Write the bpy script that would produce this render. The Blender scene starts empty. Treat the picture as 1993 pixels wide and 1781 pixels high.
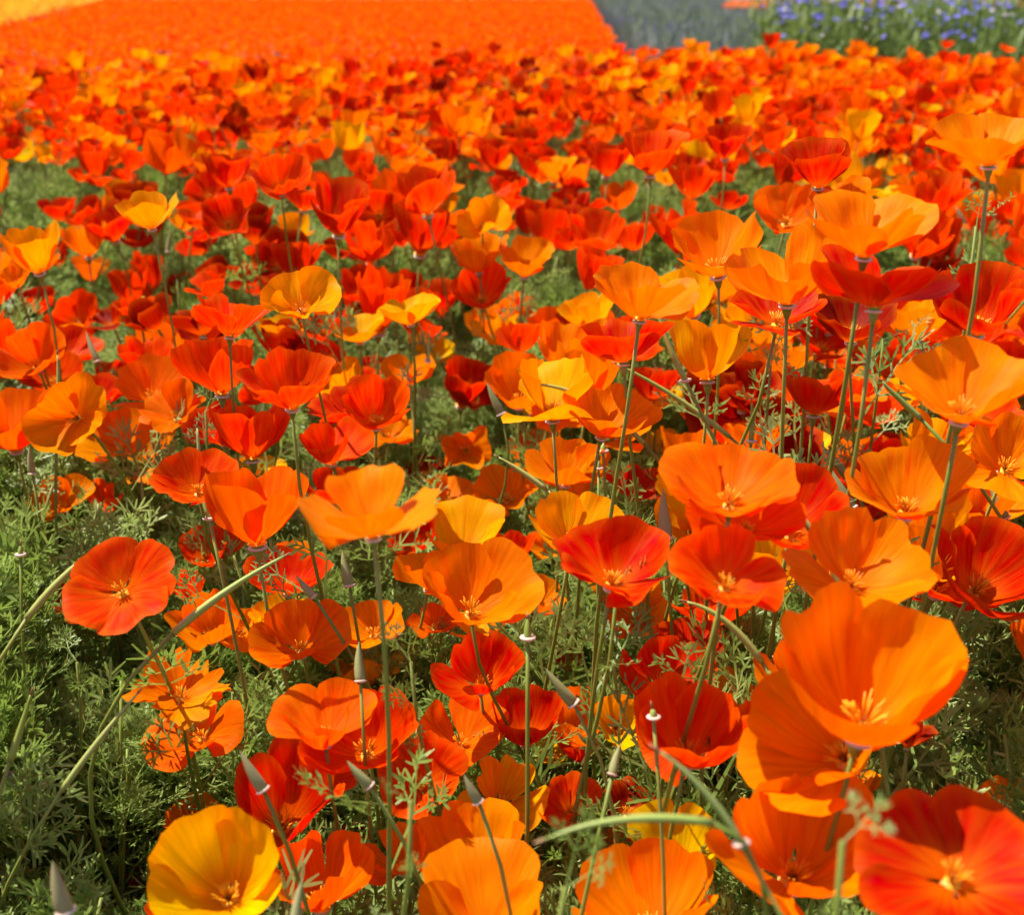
import bpy, math, random
import numpy as np
from mathutils import Matrix, Vector

# ----------------------------------------------------------------------------- camera, sky, sun, exposure
SC = bpy.context.scene
COL = SC.collection
PW, PH, FPX = 1993.0, 1781.0, 2445.0          # photograph size, focal length in its pixels
HORIZON = -60.0
CAMZ = 0.67
TH = math.atan((PH / 2 - HORIZON) / FPX)
cam_d = bpy.data.cameras.new("camera")
cam = bpy.data.objects.new("camera", cam_d)
COL.objects.link(cam)
cam.location = (0, 0, CAMZ)
cam.rotation_euler = (math.pi / 2 - TH, 0, 0)
cam_d.sensor_fit = 'HORIZONTAL'
cam_d.sensor_width = 36.0
cam_d.lens = 36.0 * FPX / PW
cam_d.clip_start = 0.02
cam_d.clip_end = 3000
cam_d.dof.use_dof = True
cam_d.dof.focus_distance = 0.82
cam_d.dof.aperture_fstop = 10.0
SC.camera = cam

SUN = Vector((-0.42, 0.24, 0.87)).normalized()
W = bpy.data.worlds.new("World")
SC.world = W
W.use_nodes = True
nt = W.node_tree
sky = nt.nodes.new("ShaderNodeTexSky")
sky.sky_type = 'NISHITA'
sky.sun_disc = False
sky.sun_elevation = math.asin(SUN.z)
sky.sun_rotation = math.atan2(SUN.x, SUN.y)
bg = nt.nodes["Background"]
bg.inputs["Strength"].default_value = 0.105
nt.links.new(sky.outputs[0], bg.inputs["Color"])
sun_d = bpy.data.lights.new("sun", 'SUN')
sun_d.energy = 5.0
sun_d.angle = math.radians(0.5)
sun_d.color = (1.0, 0.95, 0.87)
sun = bpy.data.objects.new("sun", sun_d)
COL.objects.link(sun)
sun.rotation_euler = SUN.to_track_quat('Z', 'Y').to_euler()
sun.location = SUN * 30
SC.view_settings.view_transform = 'Standard'
SC.view_settings.look = 'None'
SC.view_settings.exposure = 0.88
SC.view_settings.gamma = 1.0
SC.cycles.use_denoising = True
SC.cycles.max_bounces = 4
SC.cycles.diffuse_bounces = 3
SC.cycles.glossy_bounces = 1
SC.cycles.transmission_bounces = 3
SC.cycles.use_adaptive_sampling = True
SC.cycles.adaptive_threshold = 0.03
SC.cycles.transparent_max_bounces = 4
SC.cycles.caustics_reflective = False
SC.cycles.caustics_refractive = False

CAM = np.array([0.0, 0.0, CAMZ])
FW = np.array([0.0, math.cos(TH), -math.sin(TH)])
UP = np.array([0.0, math.sin(TH), math.cos(TH)])
RT = np.array([1.0, 0.0, 0.0])


def ray(px, py):
    return FW + (px - PW / 2) / FPX * RT - (py - PH / 2) / FPX * UP


def at_depth(px, py, d):
    return CAM + d * ray(px, py)


def at_z(px, py, z):
    r = ray(px, py)
    return CAM + r * ((z - CAMZ) / r[2])


def project(P):
    q = np.asarray(P, float) - CAM
    d = np.maximum(q @ FW, 1e-3)
    return PW / 2 + FPX * (q @ RT) / d, PH / 2 - FPX * (q @ UP) / d, d


rng = np.random.default_rng(7)

# ----------------------------------------------------------------------------- materials


def new_mat(name):
    m = bpy.data.materials.new(name)
    m.use_nodes = True
    n = m.node_tree.nodes
    n.clear()
    return m, n, m.node_tree.links


def N(n, t, **kw):
    x = n.new(t)
    for k, v in kw.items():
        if k.startswith("i_"):
            x.inputs[k[2:].replace("_", " ")].default_value = v
        else:
            setattr(x, k, v)
    return x


def mixc(n, l, fac, a, b, mode='MIX'):
    x = n.new("ShaderNodeMix")
    x.data_type = 'RGBA'
    x.blend_type = mode
    for sock, v in ((x.inputs[0], fac), (x.inputs[6], a), (x.inputs[7], b)):
        if hasattr(v, "type") and hasattr(v, "links"):
            l.new(v, sock)
        else:
            sock.default_value = v
    return x.outputs[2]


def ramp(n, l, src, stops):
    r = n.new("ShaderNodeValToRGB")
    e = r.color_ramp.elements
    while len(e) < len(stops):
        e.new(0.5)
    for i, (p, c) in enumerate(stops):
        e[i].position = p
        e[i].color = c if len(c) == 4 else (*c, 1)
    l.new(src, r.inputs[0])
    return r.outputs[0]


def petal_material(name, instanced):
    m, n, l = new_mat(name)
    if instanced:
        a = N(n, "ShaderNodeAttribute", attribute_type='INSTANCER', attribute_name="tint")
        tip = a.outputs["Color"]
        rnd = N(n, "ShaderNodeObjectInfo").outputs["Random"]
    else:
        a = N(n, "ShaderNodeObjectInfo")
        tip = a.outputs["Color"]
        rnd = a.outputs["Random"]
    uv = N(n, "ShaderNodeUVMap", uv_map="UVMap")
    sep = N(n, "ShaderNodeSeparateXYZ")
    l.new(uv.outputs[0], sep.inputs[0])
    # glowing orange blotch at the petal's foot
    base_f = N(n, "ShaderNodeMapRange", interpolation_type='SMOOTHSTEP')
    base_f.inputs[1].default_value = 0.10
    base_f.inputs[2].default_value = 0.52
    base_f.inputs[3].default_value = 0.62
    base_f.inputs[4].default_value = 0.0
    l.new(sep.outputs[1], base_f.inputs[0])
    c = mixc(n, l, base_f.outputs[0], tip, (0.95, 0.160, 0.0, 1))
    # fine streaks running out from the foot, slow blotches
    mp = N(n, "ShaderNodeMapping")
    mp.inputs["Scale"].default_value = (15.0, 1.1, 1.0)
    l.new(uv.outputs[0], mp.inputs[0])
    cmb = N(n, "ShaderNodeCombineXYZ")
    l.new(rnd, cmb.inputs[2])
    sc = N(n, "ShaderNodeVectorMath", operation='MULTIPLY_ADD')
    l.new(cmb.outputs[0], sc.inputs[0])
    sc.inputs[1].default_value = (0, 0, 50)
    l.new(mp.outputs[0], sc.inputs[2])
    no = N(n, "ShaderNodeTexNoise", i_Scale=1.0, i_Detail=4.0, i_Roughness=0.6)
    l.new(sc.outputs[0], no.inputs[0])
    mp2 = N(n, "ShaderNodeMapping")
    mp2.inputs["Scale"].default_value = (2.6, 1.4, 1.0)
    l.new(uv.outputs[0], mp2.inputs[0])
    sc2 = N(n, "ShaderNodeVectorMath", operation='ADD')
    l.new(mp2.outputs[0], sc2.inputs[0])
    l.new(sc.outputs[0], sc2.inputs[1])
    no2 = N(n, "ShaderNodeTexNoise", i_Scale=0.7, i_Detail=1.0)
    l.new(sc2.outputs[0], no2.inputs[0])
    hs = N(n, "ShaderNodeHueSaturation")
    l.new(c, hs.inputs["Color"])
    hue = N(n, "ShaderNodeMath", operation='MULTIPLY_ADD')
    l.new(no2.outputs[0], hue.inputs[0])
    hue.inputs[1].default_value = 0.032
    hue.inputs[2].default_value = 0.4885
    l.new(hue.outputs[0], hs.inputs["Hue"])
    val = N(n, "ShaderNodeMath", operation='MULTIPLY_ADD')
    l.new(no.outputs[0], val.inputs[0])
    val.inputs[1].default_value = 0.80
    val.inputs[2].default_value = 0.60
    l.new(val.outputs[0], hs.inputs["Value"])
    c = hs.outputs[0]
    # paler yellow margin
    mg = N(n, "ShaderNodeMapRange", interpolation_type='SMOOTHSTEP')
    mg.inputs[1].default_value = 0.80
    mg.inputs[2].default_value = 1.0
    mg.inputs[3].default_value = 0.0
    mg.inputs[4].default_value = 0.22
    l.new(sep.outputs[1], mg.inputs[0])
    c = mixc(n, l, mg.outputs[0], c, (0.97, 0.27, 0.0, 1))
    bump = N(n, "ShaderNodeBump", i_Strength=0.55, i_Distance=0.0015)
    l.new(no.outputs[0], bump.inputs["Height"])
    p = N(n, "ShaderNodeBsdfPrincipled", i_Roughness=0.46)
    p.inputs["Specular IOR Level"].default_value = 0.045
    l.new(c, p.inputs["Base Color"])
    l.new(bump.outputs[0], p.inputs["Normal"])
    t = N(n, "ShaderNodeBsdfTranslucent")
    ct = mixc(n, l, 1.0, c, (1.0, 0.52, 1.0, 1), 'MULTIPLY')
    l.new(ct, t.inputs[0])
    l.new(bump.outputs[0], t.inputs["Normal"])
    mx = N(n, "ShaderNodeMixShader")
    mx.inputs[0].default_value = 0.53
    l.new(p.outputs[0], mx.inputs[1])
    l.new(t.outputs[0], mx.inputs[2])
    o = N(n, "ShaderNodeOutputMaterial")
    l.new(mx.outputs[0], o.inputs[0])
    return m


def plant_material(name, stops, rough=0.5, trans=0.3, spec=0.35, noise=60.0, use_random=True):
    m, n, l = new_mat(name)
    oi = N(n, "ShaderNodeObjectInfo")
    tc = N(n, "ShaderNodeTexCoord")
    no = N(n, "ShaderNodeTexNoise", i_Scale=noise, i_Detail=2.0)
    l.new(tc.outputs["Object"], no.inputs[0])
    f = no.outputs[0]
    if use_random:
        ad = N(n, "ShaderNodeMath", operation='MULTIPLY_ADD')
        l.new(oi.outputs["Random"], ad.inputs[0])
        ad.inputs[1].default_value = 0.45
        sb = N(n, "ShaderNodeMath", operation='MULTIPLY_ADD')
        l.new(f, sb.inputs[0])
        sb.inputs[1].default_value = 0.9
        sb.inputs[2].default_value = -0.17
        l.new(sb.outputs[0], ad.inputs[2])
        f = ad.outputs[0]
    c = ramp(n, l, f, stops)
    p = N(n, "ShaderNodeBsdfPrincipled", i_Roughness=rough)
    p.inputs["Specular IOR Level"].default_value = spec
    l.new(c, p.inputs["Base Color"])
    o = N(n, "ShaderNodeOutputMaterial")
    if trans > 0:
        t = N(n, "ShaderNodeBsdfTranslucent")
        l.new(c, t.inputs[0])
        mx = N(n, "ShaderNodeMixShader")
        mx.inputs[0].default_value = trans
        l.new(p.outputs[0], mx.inputs[1])
        l.new(t.outputs[0], mx.inputs[2])
        l.new(mx.outputs[0], o.inputs[0])
    else:
        l.new(p.outputs[0], o.inputs[0])
    return m


def tint_material(name, trans=0.3):
    m, n, l = new_mat(name)
    a = N(n, "ShaderNodeAttribute", attribute_type='INSTANCER', attribute_name="tint")
    p = N(n, "ShaderNodeBsdfPrincipled", i_Roughness=0.6)
    p.inputs["Specular IOR Level"].default_value = 0.2
    l.new(a.outputs["Color"], p.inputs["Base Color"])
    t = N(n, "ShaderNodeBsdfTranslucent")
    l.new(a.outputs["Color"], t.inputs[0])
    mx = N(n, "ShaderNodeMixShader")
    mx.inputs[0].default_value = trans
    l.new(p.outputs[0], mx.inputs[1])
    l.new(t.outputs[0], mx.inputs[2])
    o = N(n, "ShaderNodeOutputMaterial")
    l.new(mx.outputs[0], o.inputs[0])
    return m


def soil_material(name, stops, scale=9.0):
    m, n, l = new_mat(name)
    tc = N(n, "ShaderNodeTexCoord")
    no = N(n, "ShaderNodeTexNoise", i_Scale=scale, i_Detail=8.0, i_Roughness=0.65)
    l.new(tc.outputs["Object"], no.inputs[0])
    c = ramp(n, l, no.outputs[0], stops)
    b = N(n, "ShaderNodeBump", i_Strength=0.8, i_Distance=0.02)
    l.new(no.outputs[0], b.inputs["Height"])
    p = N(n, "ShaderNodeBsdfPrincipled", i_Roughness=0.95)
    p.inputs["Specular IOR Level"].default_value = 0.1
    l.new(c, p.inputs["Base Color"])
    l.new(b.outputs[0], p.inputs["Normal"])
    o = N(n, "ShaderNodeOutputMaterial")
    l.new(p.outputs[0], o.inputs[0])
    return m


M_PETAL = petal_material("poppy_petal", False)
M_PETAL_I = petal_material("poppy_petal_mass", True)
M_LEAF = plant_material("poppy_leaf", [(0.12, (0.135, 0.215, 0.024)), (0.45, (0.250, 0.350, 0.062)), (0.85, (0.380, 0.465, 0.145))], rough=0.45, trans=0.46, spec=0.40)
M_STEM = plant_material("poppy_stem", [(0.1, (0.15, 0.20, 0.022)), (0.6, (0.26, 0.30, 0.050)), (0.95, (0.34, 0.31, 0.08))], rough=0.45, trans=0.15, noise=25.0)
M_BUD = plant_material("bud_skin", [(0.1, (0.20, 0.22, 0.065)), (0.5, (0.33, 0.32, 0.125)), (0.95, (0.42, 0.28, 0.16))], rough=0.7, trans=0.1, spec=.12, noise=40.0)
M_POD = plant_material("seed_pod_skin", [(0.1, (0.22, 0.29, 0.035)), (0.5, (0.34, 0.40, 0.085)), (0.95, (0.41, 0.42, 0.13))], rough=0.42, trans=0.1, noise=30.0)
M_RIM = plant_material("pale_rim", [(0.2, (0.75, 0.48, 0.36)), (0.7, (0.85, 0.68, 0.55))], rough=0.5, trans=0.3, noise=80.0)
M_DRY = plant_material("dry_tip", [(0.2, (0.24, 0.10, 0.04)), (0.8, (0.46, 0.26, 0.12))], rough=0.7, trans=0.1)
M_STAMEN = plant_material("stamen", [(0.2, (0.93, 0.34, 0.004)), (0.8, (0.97, 0.52, 0.02))], rough=0.5, trans=0.25, noise=400.0)
M_STYLE = plant_material("style", [(0.2, (0.10, 0.012, 0.004)), (0.8, (0.30, 0.04, 0.006))], rough=0.5, trans=0.0)
M_WHITE = plant_material("weed_floret", [(0.2, (0.55, 0.48, 0.36)), (0.8, (0.85, 0.80, 0.68))], rough=0.6, trans=0.3)
M_TINT = tint_material("field_tint")
M_SOIL = soil_material("soil", [(0.25, (0.045, 0.028, 0.017)), (0.55, (0.12, 0.075, 0.045)), (0.8, (0.22, 0.15, 0.095))])
M_GRASSPATH = soil_material("grass_track", [(0.3, (0.06, 0.10, 0.012)), (0.6, (0.13, 0.19, 0.022)), (0.85, (0.20, 0.25, 0.05))], scale=3.0)
M_CORN = plant_material("cornflower_blue", [(0.2, (0.13, 0.11, 0.52)), (0.6, (0.20, 0.17, 0.72)), (0.95, (0.30, 0.27, 0.82))], rough=0.6, trans=0.3)
M_CORNW = plant_material("cornflower_pale", [(0.2, (0.50, 0.42, 0.46)), (0.8, (0.78, 0.72, 0.70))], rough=0.6, trans=0.3)
M_CORNLEAF = plant_material("cornflower_leaf", [(0.15, (0.11, 0.165, 0.026)), (0.5, (0.17, 0.235, 0.042)), (0.9, (0.25, 0.30, 0.09))], rough=0.55, trans=0.4)

# ----------------------------------------------------------------------------- mesh helpers


def mesh_from(name, V, F, mats, fm=None, uv=None, smooth=True):
    me = bpy.data.meshes.new(name)
    V = np.asarray(V, np.float32).reshape(-1, 3)
    me.vertices.add(len(V))
    me.vertices.foreach_set("co", V.ravel())
    F = [np.asarray(f) for f in F]
    tot = np.array([len(f) for f in F], np.int32)
    loops = np.concatenate(F).astype(np.int32) if F else np.zeros(0, np.int32)
    me.loops.add(len(loops))
    me.loops.foreach_set("vertex_index", loops)
    me.polygons.add(len(F))
    st = np.concatenate([[0], np.cumsum(tot)[:-1]]).astype(np.int32)
    me.polygons.foreach_set("loop_start", st)
    me.polygons.foreach_set("loop_total", tot)
    if smooth:
        me.polygons.foreach_set("use_smooth", np.ones(len(F), bool))
    if fm is not None:
        me.polygons.foreach_set("material_index", np.asarray(fm, np.int32))
    if uv is not None:
        u = me.uv_layers.new(name="UVMap")
        u.data.foreach_set("uv", np.asarray(uv, np.float32)[loops].ravel())
    for m in mats:
        me.materials.append(m)
    me.update(calc_edges=True)
    me.validate()
    return me


class MB:
    """collects geometry for one mesh"""

    def __init__(self):
        self.V, self.F, self.M, self.UV, self.n = [], [], [], [], 0

    def add(self, V, F, m=0, uv=None):
        V = np.asarray(V, float)
        self.V.append(V)
        self.UV.append(np.zeros((len(V), 2)) if uv is None else uv)
        for f in F:
            self.F.append(np.asarray(f) + self.n)
            self.M.append(m)
        self.n += len(V)

    def mesh(self, name, mats, smooth=True):
        return mesh_from(name, np.concatenate(self.V), self.F, mats, self.M, np.concatenate(self.UV), smooth)


def tube(path, rad, sides=6, cap=True):
    P = np.asarray(path, float)
    k = len(P)
    rad = np.broadcast_to(np.asarray(rad, float), (k,))
    T = np.gradient(P, axis=0)
    T /= np.linalg.norm(T, axis=1)[:, None] + 1e-12
    ref = np.array([0.31, 0.95, 0.05])
    V = []
    for i in range(k):
        a = np.cross(T[i], ref)
        a /= np.linalg.norm(a) + 1e-12
        b = np.cross(T[i], a)
        for j in range(sides):
            t = 2 * math.pi * j / sides
            V.append(P[i] + rad[i] * (math.cos(t) * a + math.sin(t) * b))
    F = []
    for i in range(k - 1):
        for j in range(sides):
            j2 = (j + 1) % sides
            F.append((i * sides + j, i * sides + j2, (i + 1) * sides + j2, (i + 1) * sides + j))
    if cap:
        F.append(tuple(range(sides))[::-1])
        F.append(tuple((k - 1) * sides + j for j in range(sides)))
    return np.array(V), F


def bez(p0, p1, p2, p3, k):
    t = np.linspace(0, 1, k)[:, None]
    return (1 - t) ** 3 * p0 + 3 * (1 - t) ** 2 * t * p1 + 3 * (1 - t) * t * t * p2 + t ** 3 * p3


def add_obj(name, me, parent=None, mat4=None):
    o = bpy.data.objects.new(name, me)
    COL.objects.link(o)
    if parent is not None:
        o.parent = parent
    if mat4 is not None:
        o.matrix_basis = mat4
    return o


def thing(name, label, cat, loc, group=None):
    o = bpy.data.objects.new(name, None)
    COL.objects.link(o)
    o.empty_display_size = 0.02
    o.location = loc
    o["label"], o["category"] = label, cat
    if group:
        o["group"] = group
    return o


# ----------------------------------------------------------------------------- poppy geometry (flower-local, petal length about 1)
FORM = {  # slope from the axis at the foot and at the rim, spread between petals
    'c': (62, 17, 7), 'o': (68, 36, 9), 'f': (74, 76, 9), 't': (46, 4, 5), 'w': (64, 36, 18), 's': (8, 16, 3)}


def make_petals(r, form, nu, nv, ragged=0.0):
    a0, a1, sp = FORM[form]
    a0 += r.normal(0, 3)
    a1 += r.normal(0, 4)
    out = []
    odd = r.integers(4) if r.random() < (.75 if form == 'w' else .38) else -1
    odd_by = r.choice([-26, -18, 22, 34])
    u = np.linspace(-1, 1, nu + 1)
    v = np.linspace(0, 1, nv + 1) ** 0.85
    U, Vv = np.meshgrid(u, v)
    for i in range(4):
        inner = i % 2
        b0 = math.radians(a0 - 5 * inner + r.normal(0, sp * 0.4))
        b1 = math.radians(a1 - 5 * inner + r.normal(0, sp))
        if i == odd:
            b1 += math.radians(odd_by)
        L = 1.0 * (1 + r.normal(0, 0.05)) * (0.96 if inner else 1.0)
        tt = np.linspace(0, 1.15, 60)
        bow = math.radians(r.normal(0, 7))
        al = b0 + (b1 - b0) * np.clip(tt, 0, 1) ** 0.9 + bow * np.sin(math.pi * np.clip(tt, 0, 1)) + np.maximum(tt - 0.75, 0) * r.uniform(-0.4, 2.4)
        rho = np.concatenate([[0.0], np.cumsum(np.sin(al))[:-1]]) * (tt[1] - tt[0]) + 0.05
        zz = np.concatenate([[0.0], np.cumsum(np.cos(al))[:-1]]) * (tt[1] - tt[0])
        phi = math.radians(r.uniform(53, 64))
        au = np.abs(U)
        edge = 1 - 0.07 * au ** 2 - r.uniform(0.18, 0.30) * au ** 5
        ed1 = 1 - 0.0 * u
        ph = r.uniform(0, 6.28, 5)
        amp = 0.020 + 0.05 * ragged
        ed1 = ed1 + amp * (np.sin(5.3 * u + ph[0]) + 0.7 * np.sin(9.7 * u + ph[1]) + 0.5 * np.sin(17 * u + ph[2]) * (1 + 2 * ragged))
        if r.random() < 0.35 + ragged:
            ed1 = ed1 - r.uniform(0.05, 0.11 + 0.25 * ragged) * np.exp(-((u - r.uniform(-0.3, 0.3)) / 0.12) ** 2)
        t = Vv * edge * (1 + (ed1[None, :] - 1) * Vv ** 2)
        R = np.interp(t * L, tt, rho)
        Z = np.interp(t * L, tt, zz)
        grow = 0.62 + 0.38 * np.clip(Vv / 0.45, 0, 1)
        psi = U * phi * grow
        k = r.uniform(0.55, 1.05)
        rad = R * (1 - (1 - np.cos(psi)) * k)
        lat = R * np.sin(psi) * 1.04
        curl = r.normal(0.0, 0.11)
        Z = Z + curl * U ** 2 * Vv ** 2
        w1, w2 = r.uniform(0.025, 0.075), r.uniform(0.005, 0.035)
        if form == 'w':
            w1 *= 2.2
        dn = (w1 * np.sin(math.pi * (1.25 * U) + ph[3]) + w2 * np.sin(math.pi * 2.7 * U + ph[4])) * Vv ** 2.2
        dn = dn + r.uniform(.012, .035) * np.sin(3.1 * U + 5.0 * Vv + ph[1]) * np.sin(6.3 * Vv + 2.2 * U + ph[2]) * Vv
        dn = dn - r.uniform(-.02, .06) * np.exp(-((U - r.normal(0, .25)) / .10) ** 2) * Vv ** 1.5
        sl = np.interp(t * L, tt, al)
        rad = rad + dn * np.cos(sl)
        Z = Z - dn * np.sin(sl)
        off = 0.012 * (1 - inner)
        th = i * math.pi / 2 + r.normal(0, 0.07)
        X = (rad + off) * math.cos(th) - lat * math.sin(th)
        Y = (rad + off) * math.sin(th) + lat * math.cos(th)
        P = np.stack([X, Y, Z], -1).reshape(-1, 3)
        F = []
        for a in range(nv):
            for b in range(nu):
                q = a * (nu + 1) + b
                F.append((q, q + 1, q + nu + 2, q + nu + 1))
        UVc = np.stack([(U + 1) / 2, Vv], -1).reshape(-1, 2)
        out.append((P, F, UVc))
    return out


def make_stamens(r, n=26, size=0.21, spread=42):
    mb = MB()
    for i in range(n):
        a = r.uniform(0, 2 * math.pi)
        el = math.radians(r.uniform(6, spread))
        L = size * r.uniform(0.7, 1.1)
        d = np.array([math.sin(el) * math.cos(a), math.sin(el) * math.sin(a), math.cos(el)])
        p0 = np.array([0.03 * math.cos(a), 0.03 * math.sin(a), 0.04])
        bend = np.array([math.cos(a), math.sin(a), 0]) * 0.1 * L
        path = [p0, p0 + d * L * 0.5, p0 + d * L * 0.62 + bend * .4, p0 + d * L + bend]
        V, F = tube(path, [0.006, 0.006, 0.012, 0.006], 4)
        mb.add(V, F)
    V, F = lathe([(.12, .0), (.075, .022), (.03, .034), (.001, .036)], 10)
    mb.add(V, F, 0)
    for i in range(4):                                                   # dark styles in the middle
        a = i * 1.6 + r.uniform(0, 1)
        d = np.array([math.cos(a) * 0.5, math.sin(a) * 0.5, 1.0]) * size * 0.45
        V, F = tube([(0, 0, 0.02), d * 0.6, d], [0.010, 0.007, 0.005], 4)
        mb.add(V, F, 1)
    return mb.mesh("stamen_cluster", [M_STAMEN, M_STYLE])


def lathe(profile, sides=10):
    V, F = [], []
    for (rr, z) in profile:
        for j in range(sides):
            t = 2 * math.pi * j / sides
            V.append((rr * math.cos(t), rr * math.sin(t), z))
    for i in range(len(profile) - 1):
        for j in range(sides):
            j2 = (j + 1) % sides
            F.append((i * sides + j, i * sides + j2, (i + 1) * sides + j2, (i + 1) * sides + j))
    return np.array(V), F


def receptacle_mesh():
    V, F = lathe([(0.03, -0.22), (0.055, -0.14), (0.075, -0.03), (0.07, 0.015)], 8)
    V2, F2 = lathe([(0.07, -0.075), (0.115, -0.062), (0.115, -0.045), (0.06, -0.038)], 10)
    return mesh_from("receptacle", V, F, [M_STEM]), mesh_from("rim", V2, F2, [M_RIM])


ME_RECEPT, ME_RIM = receptacle_mesh()
STAMENS = [make_stamens(np.random.default_rng(100 + i)) for i in range(5)]

PALETTE = {  # petal base colours, linear
    'Y': (0.95, 0.520, 0.0), 'G': (0.95, 0.390, 0.0), 'O': (0.95, 0.232, 0.0), 'P': (0.93, 0.128, 0.0),
    'V': (0.84, 0.038, 0.0), 'R': (0.66, 0.009, 0.0), 'D': (0.32, 0.004, 0.0)}
CWORD = {'Y': 'bright yellow', 'G': 'golden', 'O': 'orange', 'P': 'deep orange', 'V': 'vermilion', 'R': 'scarlet', 'D': 'dark red'}
FWORD = {'c': 'cupped', 'o': 'wide-open', 'f': 'flat-open', 't': 'half-closed', 'w': 'ruffled', 's': 'furled'}


def axis_matrix(tau, lean, spin):
    """flower axis tilted tau degrees towards the camera and lean degrees to the right"""
    return np.array((Matrix.Rotation(math.radians(lean), 3, 'Y') @ Matrix.Rotation(math.radians(tau), 3, 'X') @ Matrix.Rotation(spin, 3, 'Z')))


def stem_path(base, head, axis, r, k=9):
    base, head, axis = (np.asarray(a, float) for a in (base, head, axis))
    h = np.linalg.norm(head - base)
    ax = axis * np.array([0.75, 0.75, 1.0])
    ax[2] = max(ax[2], 0.25)
    c1 = base + np.array([r.normal(0, 0.035), r.normal(0, 0.03), h * 0.45])
    c2 = head - ax / np.linalg.norm(ax) * h * 0.30
    return bez(base, c1, c2, head, k)


def strip(p, d, nrm, L, w, bend=0.0):
    d = d / np.linalg.norm(d)
    s = np.cross(d, nrm)
    s /= np.linalg.norm(s) + 1e-9
    up = np.cross(s, d)
    m = p + d * L * .55 + up * bend * L * .3
    t = p + d * L + up * bend * L
    V = [p - s * w * .35, p + s * w * .35, m + s * w * .5, m - s * w * .5, t + s * w * .26, t - s * w * .26]
    return np.array(V), [(0, 1, 2, 3), (3, 2, 4, 5)]


def leaf_into(mb, r, p, d, nrm, size, m=0):
    """three-fold divided leaf; p foot of the stalk, d direction, nrm face normal"""
    d = d / np.linalg.norm(d)
    s = np.cross(d, nrm)
    s /= np.linalg.norm(s)
    nrm = np.cross(s, d)
    stalk = size * r.uniform(.3, .5)
    V, F = strip(p, d, nrm, stalk, size * .028)
    mb.add(V, F, m)
    c0 = p + d * stalk
    rest = size - stalk
    for a1, l1 in ((0, 1.0), (-52, .78), (52, .78)):
        a = math.radians(a1 + r.normal(0, 7))
        d1 = d * math.cos(a) + s * math.sin(a) + nrm * r.normal(0.05, .18)
        l1 = l1 * rest * r.uniform(.85, 1.1)
        V, F = strip(c0, d1, nrm, l1 * .55, size * .025)
        mb.add(V, F, m)
        for frac, subs in ((.32, (-50, 50)), (.55, (-36, 0, 36))):
            c1 = c0 + d1 * l1 * frac / np.linalg.norm(d1)
            for a2 in subs:
                b = a + math.radians(a2 + r.normal(0, 8))
                d2 = d * math.cos(b) + s * math.sin(b) + nrm * r.normal(0.12, .2)
                l2 = l1 * (.36 if a2 else .42) * r.uniform(.8, 1.2)
                V, F = strip(c1, d2, nrm, l2 * .45, size * .022)
                mb.add(V, F, m)
                c2 = c1 + d2 / np.linalg.norm(d2) * l2 * .4
                for a3 in (-34, 0, 34):
                    e = b + math.radians(a3 + r.normal(0, 9))
                    d3 = d * math.cos(e) + s * math.sin(e) + nrm * r.normal(0.15, .28)
                    V, F = strip(c2, d3, nrm, l2 * .6 * r.uniform(.75, 1.2), size * r.uniform(.019, .030), r.normal(.1, .15))
                    mb.add(V, F, m)


def stem_leaf(seed):
    r = np.random.default_rng(seed)
    mb = MB()
    el = math.radians(r.uniform(30, 65))
    leaf_into(mb, r, np.zeros(3), np.array([math.cos(el), 0, math.sin(el)]), np.array([-math.sin(el), r.normal(0, .3), math.cos(el)]), r.uniform(.06, .085))
    return mb.mesh("leaf", [M_LEAF])


LEAVES = [stem_leaf(40 + i) for i in range(6)]
FLOWERS = []     # placed flowers: dict(px bbox, depth ...)


def build_poppy(fl):
    r = np.random.default_rng(fl['seed'])
    head, R, S = fl['head'], fl['R'], fl['S']
    base = fl['base']
    root = thing("poppy_flower", fl['label'], "poppy", base, fl['group'])
    rel = head - base
    path = stem_path(np.zeros(3), rel - R[:, 2] * S * 0.2, R[:, 2], r)
    V, F = tube(path, np.linspace(0.0016, 0.0011, len(path)) * fl.get('stemk', 1.0), 6)
    add_obj("stem", mesh_from("stem", V, F, [M_STEM]), root)
    if fl['w'] > 70:
        for k in range(int(r.integers(1, 4))):
            q = path[int(r.integers(3, 6))]
            add_obj('leaf', LEAVES[int(r.integers(6))], root, Matrix.Translation(q) @ Matrix.Rotation(r.uniform(0, 6.28), 4, 'Z') @ Matrix.Scale(r.uniform(.8, 1.25), 4))
    m4 = Matrix.Translation(rel) @ Matrix(R.tolist()).to_4x4() @ Matrix.Scale(S, 4)
    tip = np.array(PALETTE[fl['c']])
    for P, Fq, UVc in fl['petals']:
        o = add_obj("petal", mesh_from("petal", P, Fq, [M_PETAL], uv=UVc), root, m4)
        j = 1 + r.normal(0, 0.05)
        o.color = (min(1, tip[0] * j), tip[1] * (1 + r.normal(0, 0.09)), tip[2], 1.0)
    if fl['form'] != 's':
        add_obj("stamen_cluster", STAMENS[int(r.integers(5))], root, m4)
    add_obj("rim", ME_RIM, add_obj("receptacle", ME_RECEPT, root, m4))
    return root


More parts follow.
